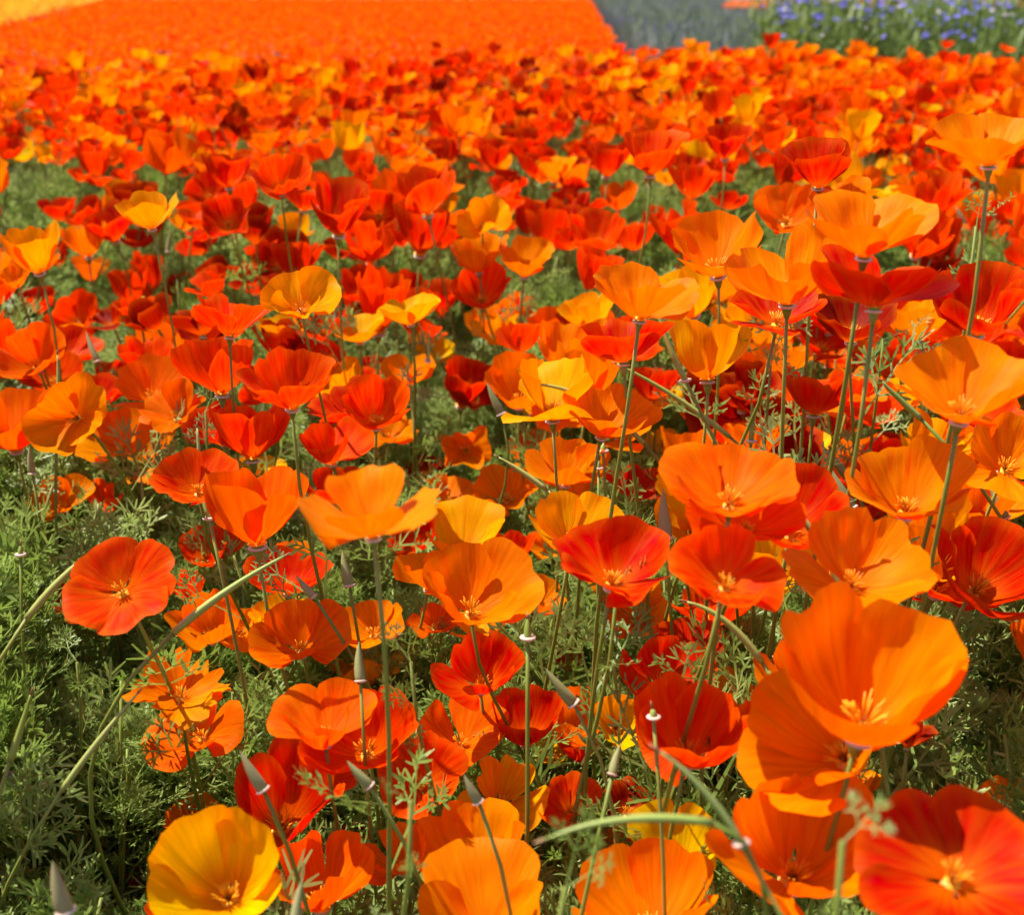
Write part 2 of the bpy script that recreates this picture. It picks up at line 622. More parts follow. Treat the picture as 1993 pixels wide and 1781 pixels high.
def fit_flower(spec, i):
    """choose tilt, distance and size so that the flower fills its place"""
    x0, y0, x1, y1, c, form = spec[:6]
    opt = spec[6] if len(spec) > 6 else {}
    r = np.random.default_rng(1000 + i * 7)
    w, h = (x1 - x0) * 1.10, (y1 - y0) * 1.08
    cx, cy = (x0 + x1) / 2, (y0 + y1) / 2
    x0, x1, y0, y1 = cx - w / 2, cx + w / 2, cy - h / 2, cy + h / 2
    big = w > 110
    petals = make_petals(r, form, 16 if big else 10, 10 if big else 7, opt.get('rag', 0.0))
    allP = np.concatenate([p[0] for p in petals])
    lean = opt.get('lean', r.normal(0, 5))
    spin = math.radians(opt.get('spin', r.uniform(0, 90)))
    D = opt.get('D', 0.064 + 0.004 * r.normal())
    d0 = D * FPX / w
    pos = at_depth(cx, cy, d0)
    best = None
    taus = [opt['tau']] if 'tau' in opt else range(-20, 66, 5)
    for tau in taus:
        R = axis_matrix(tau, lean, spin)
        Q = allP @ R.T
        diam = Q[:, 0].max() - Q[:, 0].min()
        X, Y, _ = project(pos + Q * (D / diam))
        asp = (Y.max() - Y.min()) / (X.max() - X.min())
        cost = abs(math.log(asp / (h / w))) + 0.006 * abs(tau - 8)
        if best is None or cost < best[0]:
            best = (cost, tau, R, Q, diam)
    _, tau, R, Q, diam = best
    S = D / diam
    d, ox, oy = d0, cx, cy
    for it in range(4):
        pos = at_depth(ox, oy, d)
        zlo, zhi = opt.get('zr', (0.20, 0.60))
        if not zlo <= pos[2] <= zhi:
            pos = at_z(ox, oy, min(max(pos[2], zlo), zhi))
            dn = float((pos - CAM) @ FW)
            S *= dn / d
            d = dn
        X, Y, _ = project(pos + Q * S)
        k = (X.max() - X.min()) / w
        if it < 2:
            d *= k
        else:
            S /= k
        ox += cx - (X.max() + X.min()) / 2
        oy += cy - (Y.max() + Y.min()) / 2
    pos = at_depth(ox, oy, d)
    ax = R[:, 2]
    bx = pos[0] + opt.get('bx', -ax[0] * 0.08 + r.normal(0, 0.02))
    by = pos[1] + opt.get('by', -ax[1] * 0.10 + .03 + abs(r.normal(0, 0.02)))
    return dict(px=cx, py=cy, w=w, h=h, box=(x0, y0, x1, y1), c=c, form=form, petals=petals, R=R, S=S, head=pos, depth=d,
                base=np.array([bx, by, 0.0]), seed=5000 + i, label=opt.get('L'), group="poppies standing in the near bed")


# x0 y0 x1 y1 in photograph pixels, colour, form, options
TABLE = [
    # --- bottom edge
    (297, 1603, 537, 1788, 'Y', 'c', {'tau': 22, 'spin': 40, 'L': 'large golden wide-open poppy at the bottom edge beside green foliage'}),
    (522, 1622, 720, 1770, 'P', 'c', {'spin': 45, 'L': 'deep orange cupped poppy directly right of the large golden one at the bottom'}),
    (695, 1588, 822, 1732, 'O', 'c', {'lean': -14, 'rag': 0.3}),
    (790, 1562, 1012, 1736, 'O', 'c', {'lean': -10, 'spin': 50, 'L': 'large orange poppy with broad smooth petals at the bottom centre'}),
    (817, 1718, 1045, 1850, 'O', 'o', {'tau': 20}),
    (425, 1455, 640, 1632, 'R', 'c', {'tau': 20, 'zr': (.16, .6), 'L': 'scarlet poppy lying behind a pale pointed bud in the lower left'}),
    (528, 1308, 725, 1470, 'P', 'w', {'tau': 10}),
    (588, 1325, 805, 1515, 'V', 'c', {'tau': 24, 'spin': 10, 'L': 'vermilion poppy with a showy burst of yellow stamens facing the viewer'}),
    (560, 1435, 690, 1577, 'V', 'c', {'lean': 28, 'tau': 30}),
    (742, 1425, 905, 1592, 'V', 'o', {'lean': 12, 'tau': 28}),
    (812, 1360, 982, 1480, 'P', 'o', {'tau': 18}),
    (895, 1465, 1062, 1627, 'G', 'w', {'tau': 22, 'lean': 10, 'L': 'golden ruffled poppy with twisted petals touching a small dark bud'}),
    (1050, 1505, 1168, 1610, 'V', 'o', {'tau': 20}),
    (1160, 1515, 1295, 1615, 'D', 'w', {'zr': (.14, .6)}),  # red bloom in shadow, its shade put into the darker petal colour
    (1150, 1612, 1245, 1682, 'O', 'w', {'zr': (.12, .6)}),
    (1225, 1572, 1420, 1705, 'Y', 'w', {'tau': 5}),
    (1125, 1652, 1385, 1860, 'O', 'c', {'D': .07, 'tau': 0, 'spin': 45, 'L': 'large blurred orange poppy cut off by the bottom edge near the centre'}),
    (1388, 1545, 1722, 1765, 'O', 'c', {'tau': 20, 'D': .082, 'spin': 35, 'L': 'large orange poppy with deep centre, bottom right beside a pink-rimmed pod'}),
    (1680, 1578, 2060, 1815, 'R', 'f', {'tau': 14, 'D': .076, 'spin': 42, 'L': 'large scarlet poppy with golden centre in the bottom right corner'}),
    (1715, 1540, 1905, 1700, 'O', 'c', {'tau': 8, 'D': .07}),
    (1882, 1515, 2080, 1680, 'O', 'c', {'tau': 8}),
    (1865, 1735, 2060, 1860, 'D', 'c', {'tau': -5, 'D': .055}),
    (1588, 1488, 1714, 1562, 'O', 'w', {}),
    (1690, 1730, 1790, 1800, 'G', 'o', {'D': .04}),
    # --- large group lower right
    (1478, 1166, 1725, 1400, 'O', 'c', {'tau': 16, 'D': .074, 'lean': -8, 'L': 'large orange poppy tucked behind the biggest open orange poppy on the right'}),
    (1532, 1160, 1870, 1425, 'O', 'c', {'tau': 12, 'D': .080, 'spin': 42, 'lean': 4, 'L': 'biggest open orange poppy, right side, standing above the striped bud'}),
    (1448, 1340, 1735, 1516, 'O', 'c', {'lean': -32, 'tau': 22, 'D': .066, 'bx': .12, 'by': .02, 'L': 'large orange poppy leaning left on a sideways stem behind the pointed bud'}),
    (1725, 1385, 1822, 1465, 'D', 'c', {'tau': -20, 'D': .03}),
    (1972, 1178, 2120, 1320, 'O', 'c', {}),
    (1880, 1320, 1960, 1372, 'V', 'w', {'zr': (.1, .6), 'D': .04}),
    # --- y 1200 to 1500
    (245, 1258, 442, 1425, 'O', 'w', {'rag': 1.0, 'tau': 15, 'spin': 45, 'L': 'orange poppy with ragged torn petal edges above bare foliage on the left'}),
    (283, 1375, 466, 1480, 'P', 'w', {'tau': 25}),
    (845, 1240, 1014, 1372, 'R', 'c', {'tau': 20, 'L': 'scarlet cupped poppy in the lower centre above an orange one'}),
    (963, 1338, 1090, 1447, 'R', 'c', {'spin': 45, 'L': 'small scarlet cup with glowing orange throat in the lower centre'}),
    (1213, 1240, 1388, 1380, 'R', 'c', {'tau': 22, 'L': 'scarlet poppy with fiery orange heart above a white seed rim'}),
    (1268, 1208, 1414, 1300, 'R', 'o', {}),
    (1160, 1352, 1257, 1458, 'Y', 'c', {'lean': 15}),
    (1078, 1350, 1182, 1440, 'O', 'c', {'zr': (.14, .6)}),
    (1038, 1425, 1125, 1488, 'Y', 'o', {'zr': (.14, .6)}),
    (1090, 1432, 1162, 1470, 'R', 'w', {'zr': (.14, .6), 'D': .04}),
    (490, 1150, 676, 1316, 'P', 'o', {'tau': 28, 'spin': 20, 'L': 'deep orange poppy facing the viewer, showing a star of stamens, left of centre'}),
    (488, 1148, 600, 1235, 'G', 'o', {'tau': 10}),
    (655, 1170, 782, 1262, 'O', 'o', {}),
    (325, 1155, 462, 1262, 'O', 'c', {'tau': 18}),
    (428, 1185, 505, 1268, 'G', 'w', {}),
    (130, 1060, 334, 1222, 'V', 'o', {'tau': 36, 'spin': 30, 'L': 'vermilion poppy facing the viewer beside a long diagonal seed pod on the left'}),
    (105, 1080, 240, 1210, 'D', 'o', {'tau': 22, 'lean': -15}),  # shaded back petals of the vermilion poppy, shade painted as a darker bloom
    (330, 1112, 396, 1168, 'V', 't', {}),
    (480, 1062, 642, 1155, 'R', 'o', {'tau': 5, 'lean': 8}),
    (518, 1048, 606, 1115, 'O', 'c', {'tau': 15}),
    (588, 912, 845, 1060, 'O', 'o', {'tau': -2, 'spin': 5, 'lean': -6, 'rag': .2, 'L': 'large orange poppy seen from the side with spread wings on a long stem'}),
    (580, 910, 708, 978, 'R', 'c', {}),
    (404, 928, 592, 1040, 'P', 'c', {'spin': 50, 'L': 'deep orange bowl-shaped poppy seen from the side left of the winged one'}),
    (297, 874, 458, 982, 'V', 'o', {'spin': 50, 'L': 'vermilion poppy crossed by an upright seed pod on the left'}),
    (438, 884, 554, 948, 'G', 'o', {}),
    (352, 1020, 472, 1105, 'V', 'o', {'tau': 15}),
    (758, 1003, 852, 1092, 'R', 'c', {'tau': 25}),
    (835, 980, 976, 1075, 'G', 'c', {'tau': 10, 'L': 'golden fan-shaped poppy directly behind a big orange open one in the centre'}),
    (832, 1050, 1050, 1213, 'O', 'o', {'tau': 24, 'spin': 25, 'L': 'big orange open poppy with dark star centre in the middle of the field'}),
    (880, 1185, 985, 1248, 'G', 'o', {}),
    (795, 1170, 892, 1245, 'P', 'c', {'tau': 20}),
    (1020, 1108, 1100, 1210, 'O', 'c', {'lean': 22}),
    (1036, 943, 1212, 1090, 'G', 'c', {'tau': 15, 'spin': 40, 'L': 'golden heart-shaped poppy with two broad upright petals in the centre'}),
    (1028, 1018, 1120, 1090, 'O', 'o', {}),
    (1085, 1015, 1300, 1172, 'R', 'w', {'tau': 12, 'L': 'scarlet poppy with folded ragged petals behind a grey-green leaf sprig'}),
    (1178, 860, 1305, 1018, 'R', 'w', {'tau': 10, 'spin': 30, 'L': 'tall scarlet poppy with narrow upright petals left of a fat green bud'}),
    (1293, 862, 1545, 1005, 'P', 'o', {'tau': 12, 'D': .066, 'L': 'broad deep orange poppy at the back of the crowded red cluster'}),
    (1345, 928, 1560, 1080, 'V', 'o', {'tau': 30, 'D': .058}),
    (1310, 1030, 1520, 1180, 'V', 'w', {'tau': 18, 'D': .055, 'L': 'vermilion poppy with a drooping curled petal hanging on the left'}),
    (1450, 885, 1645, 1080, 'R', 'o', {'tau': 24, 'D': .056, 'L': 'scarlet poppy crossed by a pink-tipped seed pod on the right'}),
    (1185, 1150, 1302, 1242, 'O', 'o', {}),
    (1305, 1148, 1462, 1215, 'V', 'o', {}),
    (1535, 1020, 1812, 1168, 'O', 'o', {'tau': 22, 'rag': .3, 'spin': 12, 'L': 'orange poppy behind feathery sprigs with a white-rimmed pod across it'}),
    (1655, 822, 1892, 1036, 'O', 'c', {'tau': 14, 'D': .068, 'spin': 30, 'L': 'big orange cupped poppy overlapping a red one at the right edge'}),
    (1758, 798, 1895, 910, 'G', 'c', {'lean': 12}),
    (1762, 955, 1918, 1097, 'V', 'c', {'lean': 12}),
    (1842, 1008, 2040, 1205, 'R', 'c', {'lean': 10, 'D': .07, 'L': 'dark scarlet poppy with shaded petals cut by the right edge'}),
    (1878, 805, 2060, 972, 'O', 'c', {'D': .062}),
    (1752, 664, 2030, 818, 'O', 'o', {'D': .075, 'tau': 12, 'spin': 45, 'L': 'broad orange poppy at the right edge above the big cupped one'}),
    (1405, 818, 1532, 890, 'O', 'c', {}),
    (1570, 800, 1665, 880, 'V', 'w', {}),
    (1680, 560, 1760, 640, 'V', 'w', {}),
    # --- y 600 to 900
    (983, 690, 1152, 822, 'G', 'w', {'tau': 5, 'rag': .4, 'L': 'golden poppy with pointed upright petals above a long curved pod'}),
    (1103, 750, 1282, 848, 'O', 'o', {'tau': 12, 'lean': 10}),
    (1228, 698, 1328, 797, 'R', 'c', {'tau': -12}),
    (1303, 625, 1457, 727, 'G', 'c', {'spin': 45, 'L': 'golden cupped poppy standing right of a slender upright pod'}),
    (1138, 622, 1305, 702, 'R', 'o', {}),
    (1163, 505, 1352, 625, 'O', 'o', {'tau': 6, 'spin': 20, 'rag': .2, 'L': 'tall orange poppy with fringed edge rising right of centre'}),
    (1088, 558, 1190, 645, 'G', 'c', {'lean': -15}),
    (1418, 443, 1634, 582, 'O', 'o', {'tau': 4, 'spin': 45, 'L': 'tall orange saucer-shaped poppy left of the tallest pair on the right'}),
    (1578, 350, 1816, 516, 'O', 'o', {'tau': 6, 'spin': 40, 'L': 'tall orange poppy half in shade on a straight stem, upper right'}),
    (1472, 358, 1605, 452, 'P', 'c', {'lean': -8}),
    (1580, 343, 1705, 410, 'O', 'o', {'D': .05}),
    (1313, 430, 1478, 515, 'O', 'w', {'L': 'orange poppy with one curled glossy petal left of the saucer-shaped one'}),
    (1812, 207, 2035, 332, 'O', 'o', {'tau': 4, 'spin': 45, 'L': 'tallest orange poppy, cut by the upper right edge of the picture'}),
    (1590, 480, 1855, 592, 'R', 'o', {'D': .075, 'L': 'broad scarlet poppy under the tall half-shaded orange one'}),
    (1820, 512, 2000, 645, 'R', 'w', {'L': 'ruffled scarlet poppy beside the stem of the tallest orange poppy'}),
    (1425, 540, 1602, 648, 'R', 'o', {}),
    (1582, 575, 1740, 660, 'D', 'o', {}),
    (1452, 605, 1552, 685, 'G', 'c', {}),
    (1730, 588, 1855, 655, 'G', 'c', {}),
    (1518, 700, 1667, 812, 'R', 'c', {'tau': -8, 'L': 'scarlet cupped poppy among feathery leaves right of centre'}),
    (1960, 593, 2060, 665, 'O', 'c', {}),
    (1640, 735, 1760, 830, 'V', 'w', {}),
    (1385, 700, 1470, 780, 'V', 'w', {}),
    (1320, 775, 1410, 830, 'G', 'w', {}),
    (1690, 840, 1760, 900, 'R', 'w', {}),
    (-10, 628, 122, 735, 'P', 'c', {}),
    (-60, 738, 108, 892, 'P', 'c', {'tau': 12, 'L': 'deep orange poppy cut by the left edge beside a thin upright pod'}),
    (48, 727, 202, 885, 'O', 'c', {'spin': 45, 'L': 'orange cupped poppy near the left edge behind a thin upright pod'}),
    (180, 695, 258, 782, 'V', 'c', {}),
    (232, 638, 350, 748, 'V', 'c', {'tau': 4}),
    (338, 658, 486, 762, 'V', 'c', {'spin': 45}),
    (465, 676, 645, 792, 'V', 'c', {'spin': 40, 'L': 'wide vermilion poppy at the end of a row of four on the left'}),
    (413, 788, 560, 888, 'V', 'c', {'spin': 45, 'L': 'vermilion cup with upright stem among green foliage, left of centre'}),
    (588, 808, 727, 905, 'V', 'c', {'tau': 18, 'spin': 30, 'L': 'vermilion poppy tilted forward below a rounder one, left of centre'}),
    (668, 732, 794, 832, 'V', 'c', {'tau': 22, 'spin': 40, 'L': 'rounded vermilion poppy on a long bent stem left of the small yellow one'}),
    (275, 740, 395, 838, 'P', 'w', {'zr': (.15, .6)}),
    (48, 925, 180, 1012, 'O', 'w', {'zr': (.15, .6)}),
    (165, 932, 236, 1004, 'P', 't', {'lean': 10}),
    (105, 1205, 152, 1262, 'R', 's', {'lean': 30, 'zr': (.12, .6), 'L': 'small furled crimson poppy hidden in the foliage at the left'}),
    (797, 645, 882, 705, 'Y', 'c', {'spin': 45, 'L': 'small bright yellow poppy standing alone in the centre of the field'}),
    (868, 688, 958, 792, 'R', 't', {}),
    (880, 742, 975, 800, 'D', 'w', {}),
    (856, 826, 952, 915, 'O', 'w', {}),
    (828, 925, 922, 992, 'O', 'w', {}),
    (925, 905, 1042, 1002, 'O', 'w', {}),
    (960, 1030, 1040, 1095, 'V', 'c', {}),
    (990, 830, 1095, 902, 'P', 'w', {'zr': (.12, .6)}),
    (790, 885, 862, 945, 'D', 'w', {'zr': (.12, .6)}),
    (640, 705, 728, 768, 'R', 'c', {}),
    (493, 622, 595, 695, 'D', 'c', {}),
    (378, 578, 525, 645, 'V', 'o', {}),
    (513, 518, 658, 618, 'G', 'w', {'L': 'golden ruffled poppy below a scarlet one, left of centre mid field'}),
    (528, 477, 630, 532, 'R', 'c', {}),
    (448, 515, 528, 572, 'R', 'c', {}),
    (503, 603, 605, 655, 'G', 'o', {}),
    (658, 512, 748, 585, 'R', 'c', {}),
    (748, 525, 824, 590, 'R', 'c', {}),
    (738, 572, 852, 628, 'G', 'o', {}),
    (828, 543, 890, 612, 'R', 't', {}),
    (882, 508, 990, 598, 'V', 'c', {}),
    (908, 593, 995, 655, 'O', 'c', {}),
    (960, 568, 1040, 650, 'O', 'c', {}),
    (1030, 590, 1115, 670, 'P', 'c', {}),
    (648, 612, 744, 664, 'G', 'o', {}),
    (655, 560, 735, 625, 'R', 'c', {}),
    (608, 353, 715, 440, 'R', 'c', {}),
    (690, 370, 770, 445, 'R', 'c', {}),
    (770, 383, 872, 492, 'R', 't', {'L': 'tall scarlet tulip-shaped poppy in the middle distance at the centre'}),
    (778, 333, 882, 405, 'V', 'c', {}),
    (830, 370, 892, 425, 'G', 'c', {}),
    (672, 433, 765, 505, 'V', 't', {}),
    (893, 380, 992, 462, 'G', 'w', {}),
    (880, 452, 985, 525, 'O', 'c', {}),
    (975, 460, 1075, 535, 'O', 'c', {}),
    (1058, 398, 1140, 470, 'R', 'c', {}),
    (1110, 405, 1214, 488, 'V', 'c', {}),
    (1193, 433, 1278, 482, 'V', 'c', {}),
    (1046, 305, 1120, 352, 'G', 'c', {}),
    (1170, 352, 1238, 406, 'P', 'c', {}),
    (1146, 270, 1232, 345, 'R', 'c', {}),
    (1218, 256, 1338, 334, 'V', 'c', {}),
    (1300, 320, 1395, 382, 'V', 'c', {}),
    (1375, 240, 1462, 305, 'R', 'c', {}),
    (1525, 283, 1652, 345, 'R', 'c', {}),
    (-5, 440, 112, 518, 'G', 'c', {'tau': 8, 'L': 'golden poppy near the left edge with a dark red one against it'}),
    (80, 472, 132, 514, 'D', 't', {}),
    (228, 373, 342, 442, 'G', 'c', {}),
    (118, 440, 205, 488, 'O', 'c', {}),
    (208, 512, 284, 598, 'V', 't', {}),
    (255, 488, 315, 580, 'R', 't', {}),
    (318, 512, 384, 602, 'R', 'w', {}),
    (38, 553, 104, 612, 'R', 'c', {}),
    (88, 562, 194, 650, 'V', 'c', {}),
    (140, 495, 215, 545, 'O', 'c', {}),
    (-8, 605, 48, 655, 'R', 'c', {}),
    (360, 333, 445, 400, 'R', 'w', {}),
    (395, 380, 482, 462, 'R', 'w', {}),
    (395, 300, 490, 360, 'R', 'c', {}),
    (488, 298, 602, 385, 'V', 'c', {}),
    (20, 660, 95, 720, 'V', 'c', {}),
    (0, 510, 60, 560, 'O', 'w', {'D': .03}),
    (205, 350, 275, 400, 'O', 'c', {}),
    (700, 690, 760, 735, 'R', 'w', {}),
    (0, 1570, 30, 1680, 'D', 'w', {'zr': (.06, .6), 'D': .04}),
    (320, 1545, 425, 1625, 'O', 'w', {'zr': (.12, .6)}),
    (250, 1670, 330, 1730, 'D', 'w', {'zr': (.08, .6), 'D': .04}),
    (270, 1745, 350, 1800, 'P', 'o', {'D': .04}),
    (640, 1262, 780, 1335, 'G', 'w', {'zr': (.14, .6)}),
    (660, 1600, 720, 1660, 'D', 'w', {'zr': (.1, .6), 'D': .04}),
    (1075, 1245, 1132, 1310, 'V', 'w', {'zr': (.12, .6), 'D': .04}),
    (1255, 835, 1330, 905, 'Y', 'w', {'zr': (.12, .6), 'D': .045}),
]
for i, spec in enumerate(TABLE):
    FLOWERS.append(fit_flower(spec, i))
N_HAND = len(FLOWERS)

# ----------------------------------------------------------------------------- random poppies of the rest of the bed


def bed_far(x):          # far edge of the near bed
    return float(np.interp(x, [-4, -1.9, .6, 1.3, 2.3, 6], [3.5, 3.75, 5.0, 4.75, 4.1, 4.0]))


GAPS = [(60, 320, 90, 60, .8), (310, 330, 60, 60, .7), (560, 460, 170, 45, 1), (740, 330, 60, 60, .8), (1330, 400, 130, 60, .9), (1290, 500, 160, 60, 1),
        (30, 570, 60, 40, .8), (1400, 300, 90, 25, .6), (1040, 260, 60, 30, .6), (150, 400, 90, 40, .7), (930, 340, 60, 30, .5), (580, 250, 60, 25, .4),
        (640, 690, 110, 45, 1), (420, 560, 60, 45, .9), (640, 565, 35, 60, .9), (1200, 470, 90, 50, .9), (170, 690, 70, 40, .8), (980, 690, 70, 40, .5), (700, 590, 50, 30, .4)]


def weights(px, py):
    w = dict(Y=.04, G=.14, O=.23, P=.10, V=.23, R=.23, D=.06)
    if px < 760 and 150 < py < 300:
        w.update(G=.26, Y=.05)
    if px > 1250 and py < 190:
        w.update(O=.42, G=.20, R=.10, D=.02)
    if 700 < px < 1300 and py < 330:
        w.update(V=.30, R=.22)
    if px > 1100 and py > 190:
        w.update(V=.32, R=.26, D=.06)
    return w


RAND = []
BARE = [(rng.uniform(-2.6, 2.6), rng.uniform(1.7, 4.6), rng.uniform(.10, .22)) for _ in range(46)]
hb0 = np.array([(f['px'], f['py'], f['w'], f['h'], f['depth']) for f in FLOWERS])
FILL = [(1250, 720, 330, 120, .9), (1700, 760, 300, 130, .9), (1480, 1000, 230, 150, .8), (930, 900, 170, 110, .9), (640, 1240, 190, 80, .55), (980, 1330, 200, 130, .7), (1150, 1600, 170, 110, .8), (720, 1640, 260, 100, .8),
        (1330, 1250, 150, 100, .8), (300, 720, 300, 60, .7), (1500, 1480, 260, 140, .6), (560, 1480, 190, 130, .9), (1820, 1150, 160, 120, .6), (400, 1120, 150, 70, .35)]
y = 0.42
plants = []
while y < 6.4:
    step = 0.150 if y > 1.5 else .11
    xm = 0.45 * y + 1.0
    for x in np.arange(-xm, xm, step):
        plants.append((x + rng.uniform(-.06, .06), y + rng.uniform(-.06, .06)))
    y += step
for (x, yy) in plants:
    if yy > bed_far(x) - 0.08 or yy < 0.42:
        continue
    px, py, d = project(np.array([x, yy, 0.33]))
    inside = -200 < px < PW + 200 and py < PH + 150
    mid = inside and py > 370
    fillp = 0.0
    if inside and py > 700:
        for gx, gy, sx, sy, k in FILL:
            fillp = max(fillp, k * math.exp(-((px - gx) / sx) ** 2 - ((py - gy) / sy) ** 2))
        if fillp < .15:
            continue
    w = weights(px, py)
    col = rng.choice(list(w), p=np.array(list(w.values())) / sum(w.values()))
    dens = 1.0
    for gx, gy, sx, sy, k in GAPS:
        dens *= 1 - .95 * k * math.exp(-((px - gx) / sx) ** 2 - ((py - gy) / sy) ** 2)
    dens *= 0.70 + 0.30 * min(1, max(0, (400 - py) / 220))
    if fillp:
        dens = fillp * .95
    for gx, gy, gr in BARE:
        dens *= 1 - .6 * math.exp(-((x - gx) ** 2 + (yy - gy) ** 2) / gr ** 2)
    nf = rng.poisson((float(np.interp(py, [120, 250, 420], [12.0, 12.5, 12.0])) if inside else 6) * dens)
    for k in range(nf):
        a, rr = rng.uniform(0, 6.28), (.06 if fillp else .13) * math.sqrt(rng.uniform())
        fx, fy = x + rr * math.cos(a), yy + rr * math.sin(a)
        if fy > bed_far(fx):
            continue
        z = 0.33 + rng.normal(0, 0.028) + (0.05 if rng.random() < .08 else 0)
        qx, qy, qd = project(np.array([fx, fy, z]))
        if -170 < qx < PW + 170 and 760 < qy < PH + 250 and not fillp:
            continue
        D0 = .06
        if mid:
            z -= rng.uniform(.01, .07) + (.02 if fillp else 0)
            qx, qy, qd = project(np.array([fx, fy, z]))
            if qx < 430 and qy > 1230:
                continue
            hit = (abs(hb0[:, 0] - qx) < hb0[:, 2] * .26) & (abs(hb0[:, 1] - qy) < hb0[:, 3] * .30)
            front = (abs(hb0[:, 0] - qx) < hb0[:, 2] * .45 + D0 * 500 / qd) & (abs(hb0[:, 1] - qy) < hb0[:, 3] * .45 + D0 * 300 / qd) & (hb0[:, 4] > qd - .01)
            if hit.any() or front.any():
                continue
        D = rng.uniform(0.045, 0.064) + (.008 if mid else 0)
        c = col if rng.random() < .8 else rng.choice(list(w), p=np.array(list(w.values())) / sum(w.values()))
        RAND.append((fx, fy, z, D, c, qx, qy, qd))

vis = [q for q in RAND if 0 < q[5] < PW and 0 < q[6] < PH]
vis.sort(key=lambda q: -q[3] * FPX / q[7])
NEAR = vis[:300 - N_HAND]
near_ids = set(id(q) for q in NEAR)
FARP = [q for q in RAND if id(q) not in near_ids]
for i, (fx, fy, z, D, c, qx, qy, qd) in enumerate(NEAR):
    r = np.random.default_rng(9000 + i)
    form = r.choice(['c', 'o', 't', 'w'], p=[.45, .22, .1, .23])
    petals = make_petals(r, form, 10, 7, r.uniform(0, .45))
    R = axis_matrix(r.normal(12, 12), r.normal(0, 10), r.uniform(0, 6.28))
    allP = np.concatenate([p[0] for p in petals]) @ R.T
    S = D / (allP[:, 0].max() - allP[:, 0].min())
    pos = np.array([fx, fy, z])
    X, Y, _ = project(pos + allP * S)
    FLOWERS.append(dict(px=(X.min() + X.max()) / 2, py=(Y.min() + Y.max()) / 2, w=X.max() - X.min(), h=Y.max() - Y.min(), box=(X.min(), Y.min(), X.max(), Y.max()),
                        c=c, form=form, petals=petals, R=R, S=S, head=pos, depth=qd, base=np.array([fx + r.normal(0, .015), fy + r.normal(0, .015), 0]),
                        seed=20000 + i, label=None, group="poppies standing in the near bed"))

# ----------------------------------------------------------------------------- labels that single each poppy out
COLN = ["at the left edge", "far left", "left", "left of centre", "at centre", "right of centre", "right", "far right", "at the right edge"]
ROWN = ["far back", "back", "upper middle", "middle", "lower middle", "lower", "near the bottom"]


def place_words(px, py):
    ci = min(8, max(0, int(px / PW * 9)))
    ri = sum(py > t for t in (250, 380, 560, 800, 1100, 1450))
    return ROWN[ri], COLN[ci]


def sz(w):
    return 'large' if w > 165 else 'medium' if w > 95 else 'small'


used = set(f['label'] for f in FLOWERS if f['label'])
order = sorted([f for f in FLOWERS if not f['label']], key=lambda f: -f['w'])
cx_all = np.array([(f['px'], f['py']) for f in FLOWERS])
for f in order:
    row, colw = place_words(f['px'], f['py'])
    d2 = (cx_all[:, 0] - f['px']) ** 2 + ((cx_all[:, 1] - f['py']) * 1.2) ** 2
    done = False
    for j in np.argsort(d2)[1:9]:
        g = FLOWERS[j]
        dx, dy = f['px'] - g['px'], f['py'] - g['py']
        if abs(dx) > abs(dy):
            rel = 'right of' if dx > 0 else 'left of'
        else:
            rel = 'just below' if dy > 0 else 'just above'
        lab = f"{sz(f['w'])} {CWORD[f['c']]} {FWORD[f['form']]} poppy {row} {colw}, {rel} a {CWORD[g['c']]} one"
        lab = ' '.join(lab.split())
        if lab not in used and len(lab.replace('-', ' ').split()) <= 16:
            done = True
            break
    if not done:
        lab = f"{sz(f['w'])} {CWORD[f['c']]} {FWORD[f['form']]} poppy, {row}, {int(f['px'] / PW * 100)} percent across the picture"
        while lab in used:
            lab = lab.replace("across", "of the way across", 1)
    used.add(lab)
    f['label'] = lab
for f in FLOWERS:
    build_poppy(f)

# ----------------------------------------------------------------------------- ground


def ground():
    xs = np.concatenate([[-1500, -300, -60, -20], np.linspace(-8, 12, 41), [20, 60, 300, 1500]])
    ys = np.concatenate([[-60, -10, -2], np.linspace(0, 20, 61), [30, 60, 200, 600, 2500]])
    X, Y = np.meshgrid(xs, ys)
    Z = 0.018 * np.sin(X * 2.3 + 0.4) * np.cos(Y * 1.9) - 0.015
    Z[(np.abs(X) > 15) | (Y > 25)] = -0.02
    V = np.stack([X, Y, Z], -1).reshape(-1, 3)
    nx = len(xs)
    F = [(a * nx + b, a * nx + b + 1, (a + 1) * nx + b + 1, (a + 1) * nx + b) for a in range(len(ys) - 1) for b in range(nx - 1)]
    o = add_obj("ground", mesh_from("ground", V, F, [M_SOIL]))
    o["kind"] = "structure"
    # mown grass track beyond the beds
    V = np.array([(-40, 24.3, 0.05), (60, 24.8, 0.05), (400, 900, 0.05), (-400, 900, 0.05)], float)
    o = add_obj("grass_track", mesh_from("grass_track", V, [(0, 1, 2, 3)], [M_GRASSPATH]))
    o["kind"] = "structure"


ground()

# ----------------------------------------------------------------------------- scattered masses (geometry nodes instances of the object's own templates)


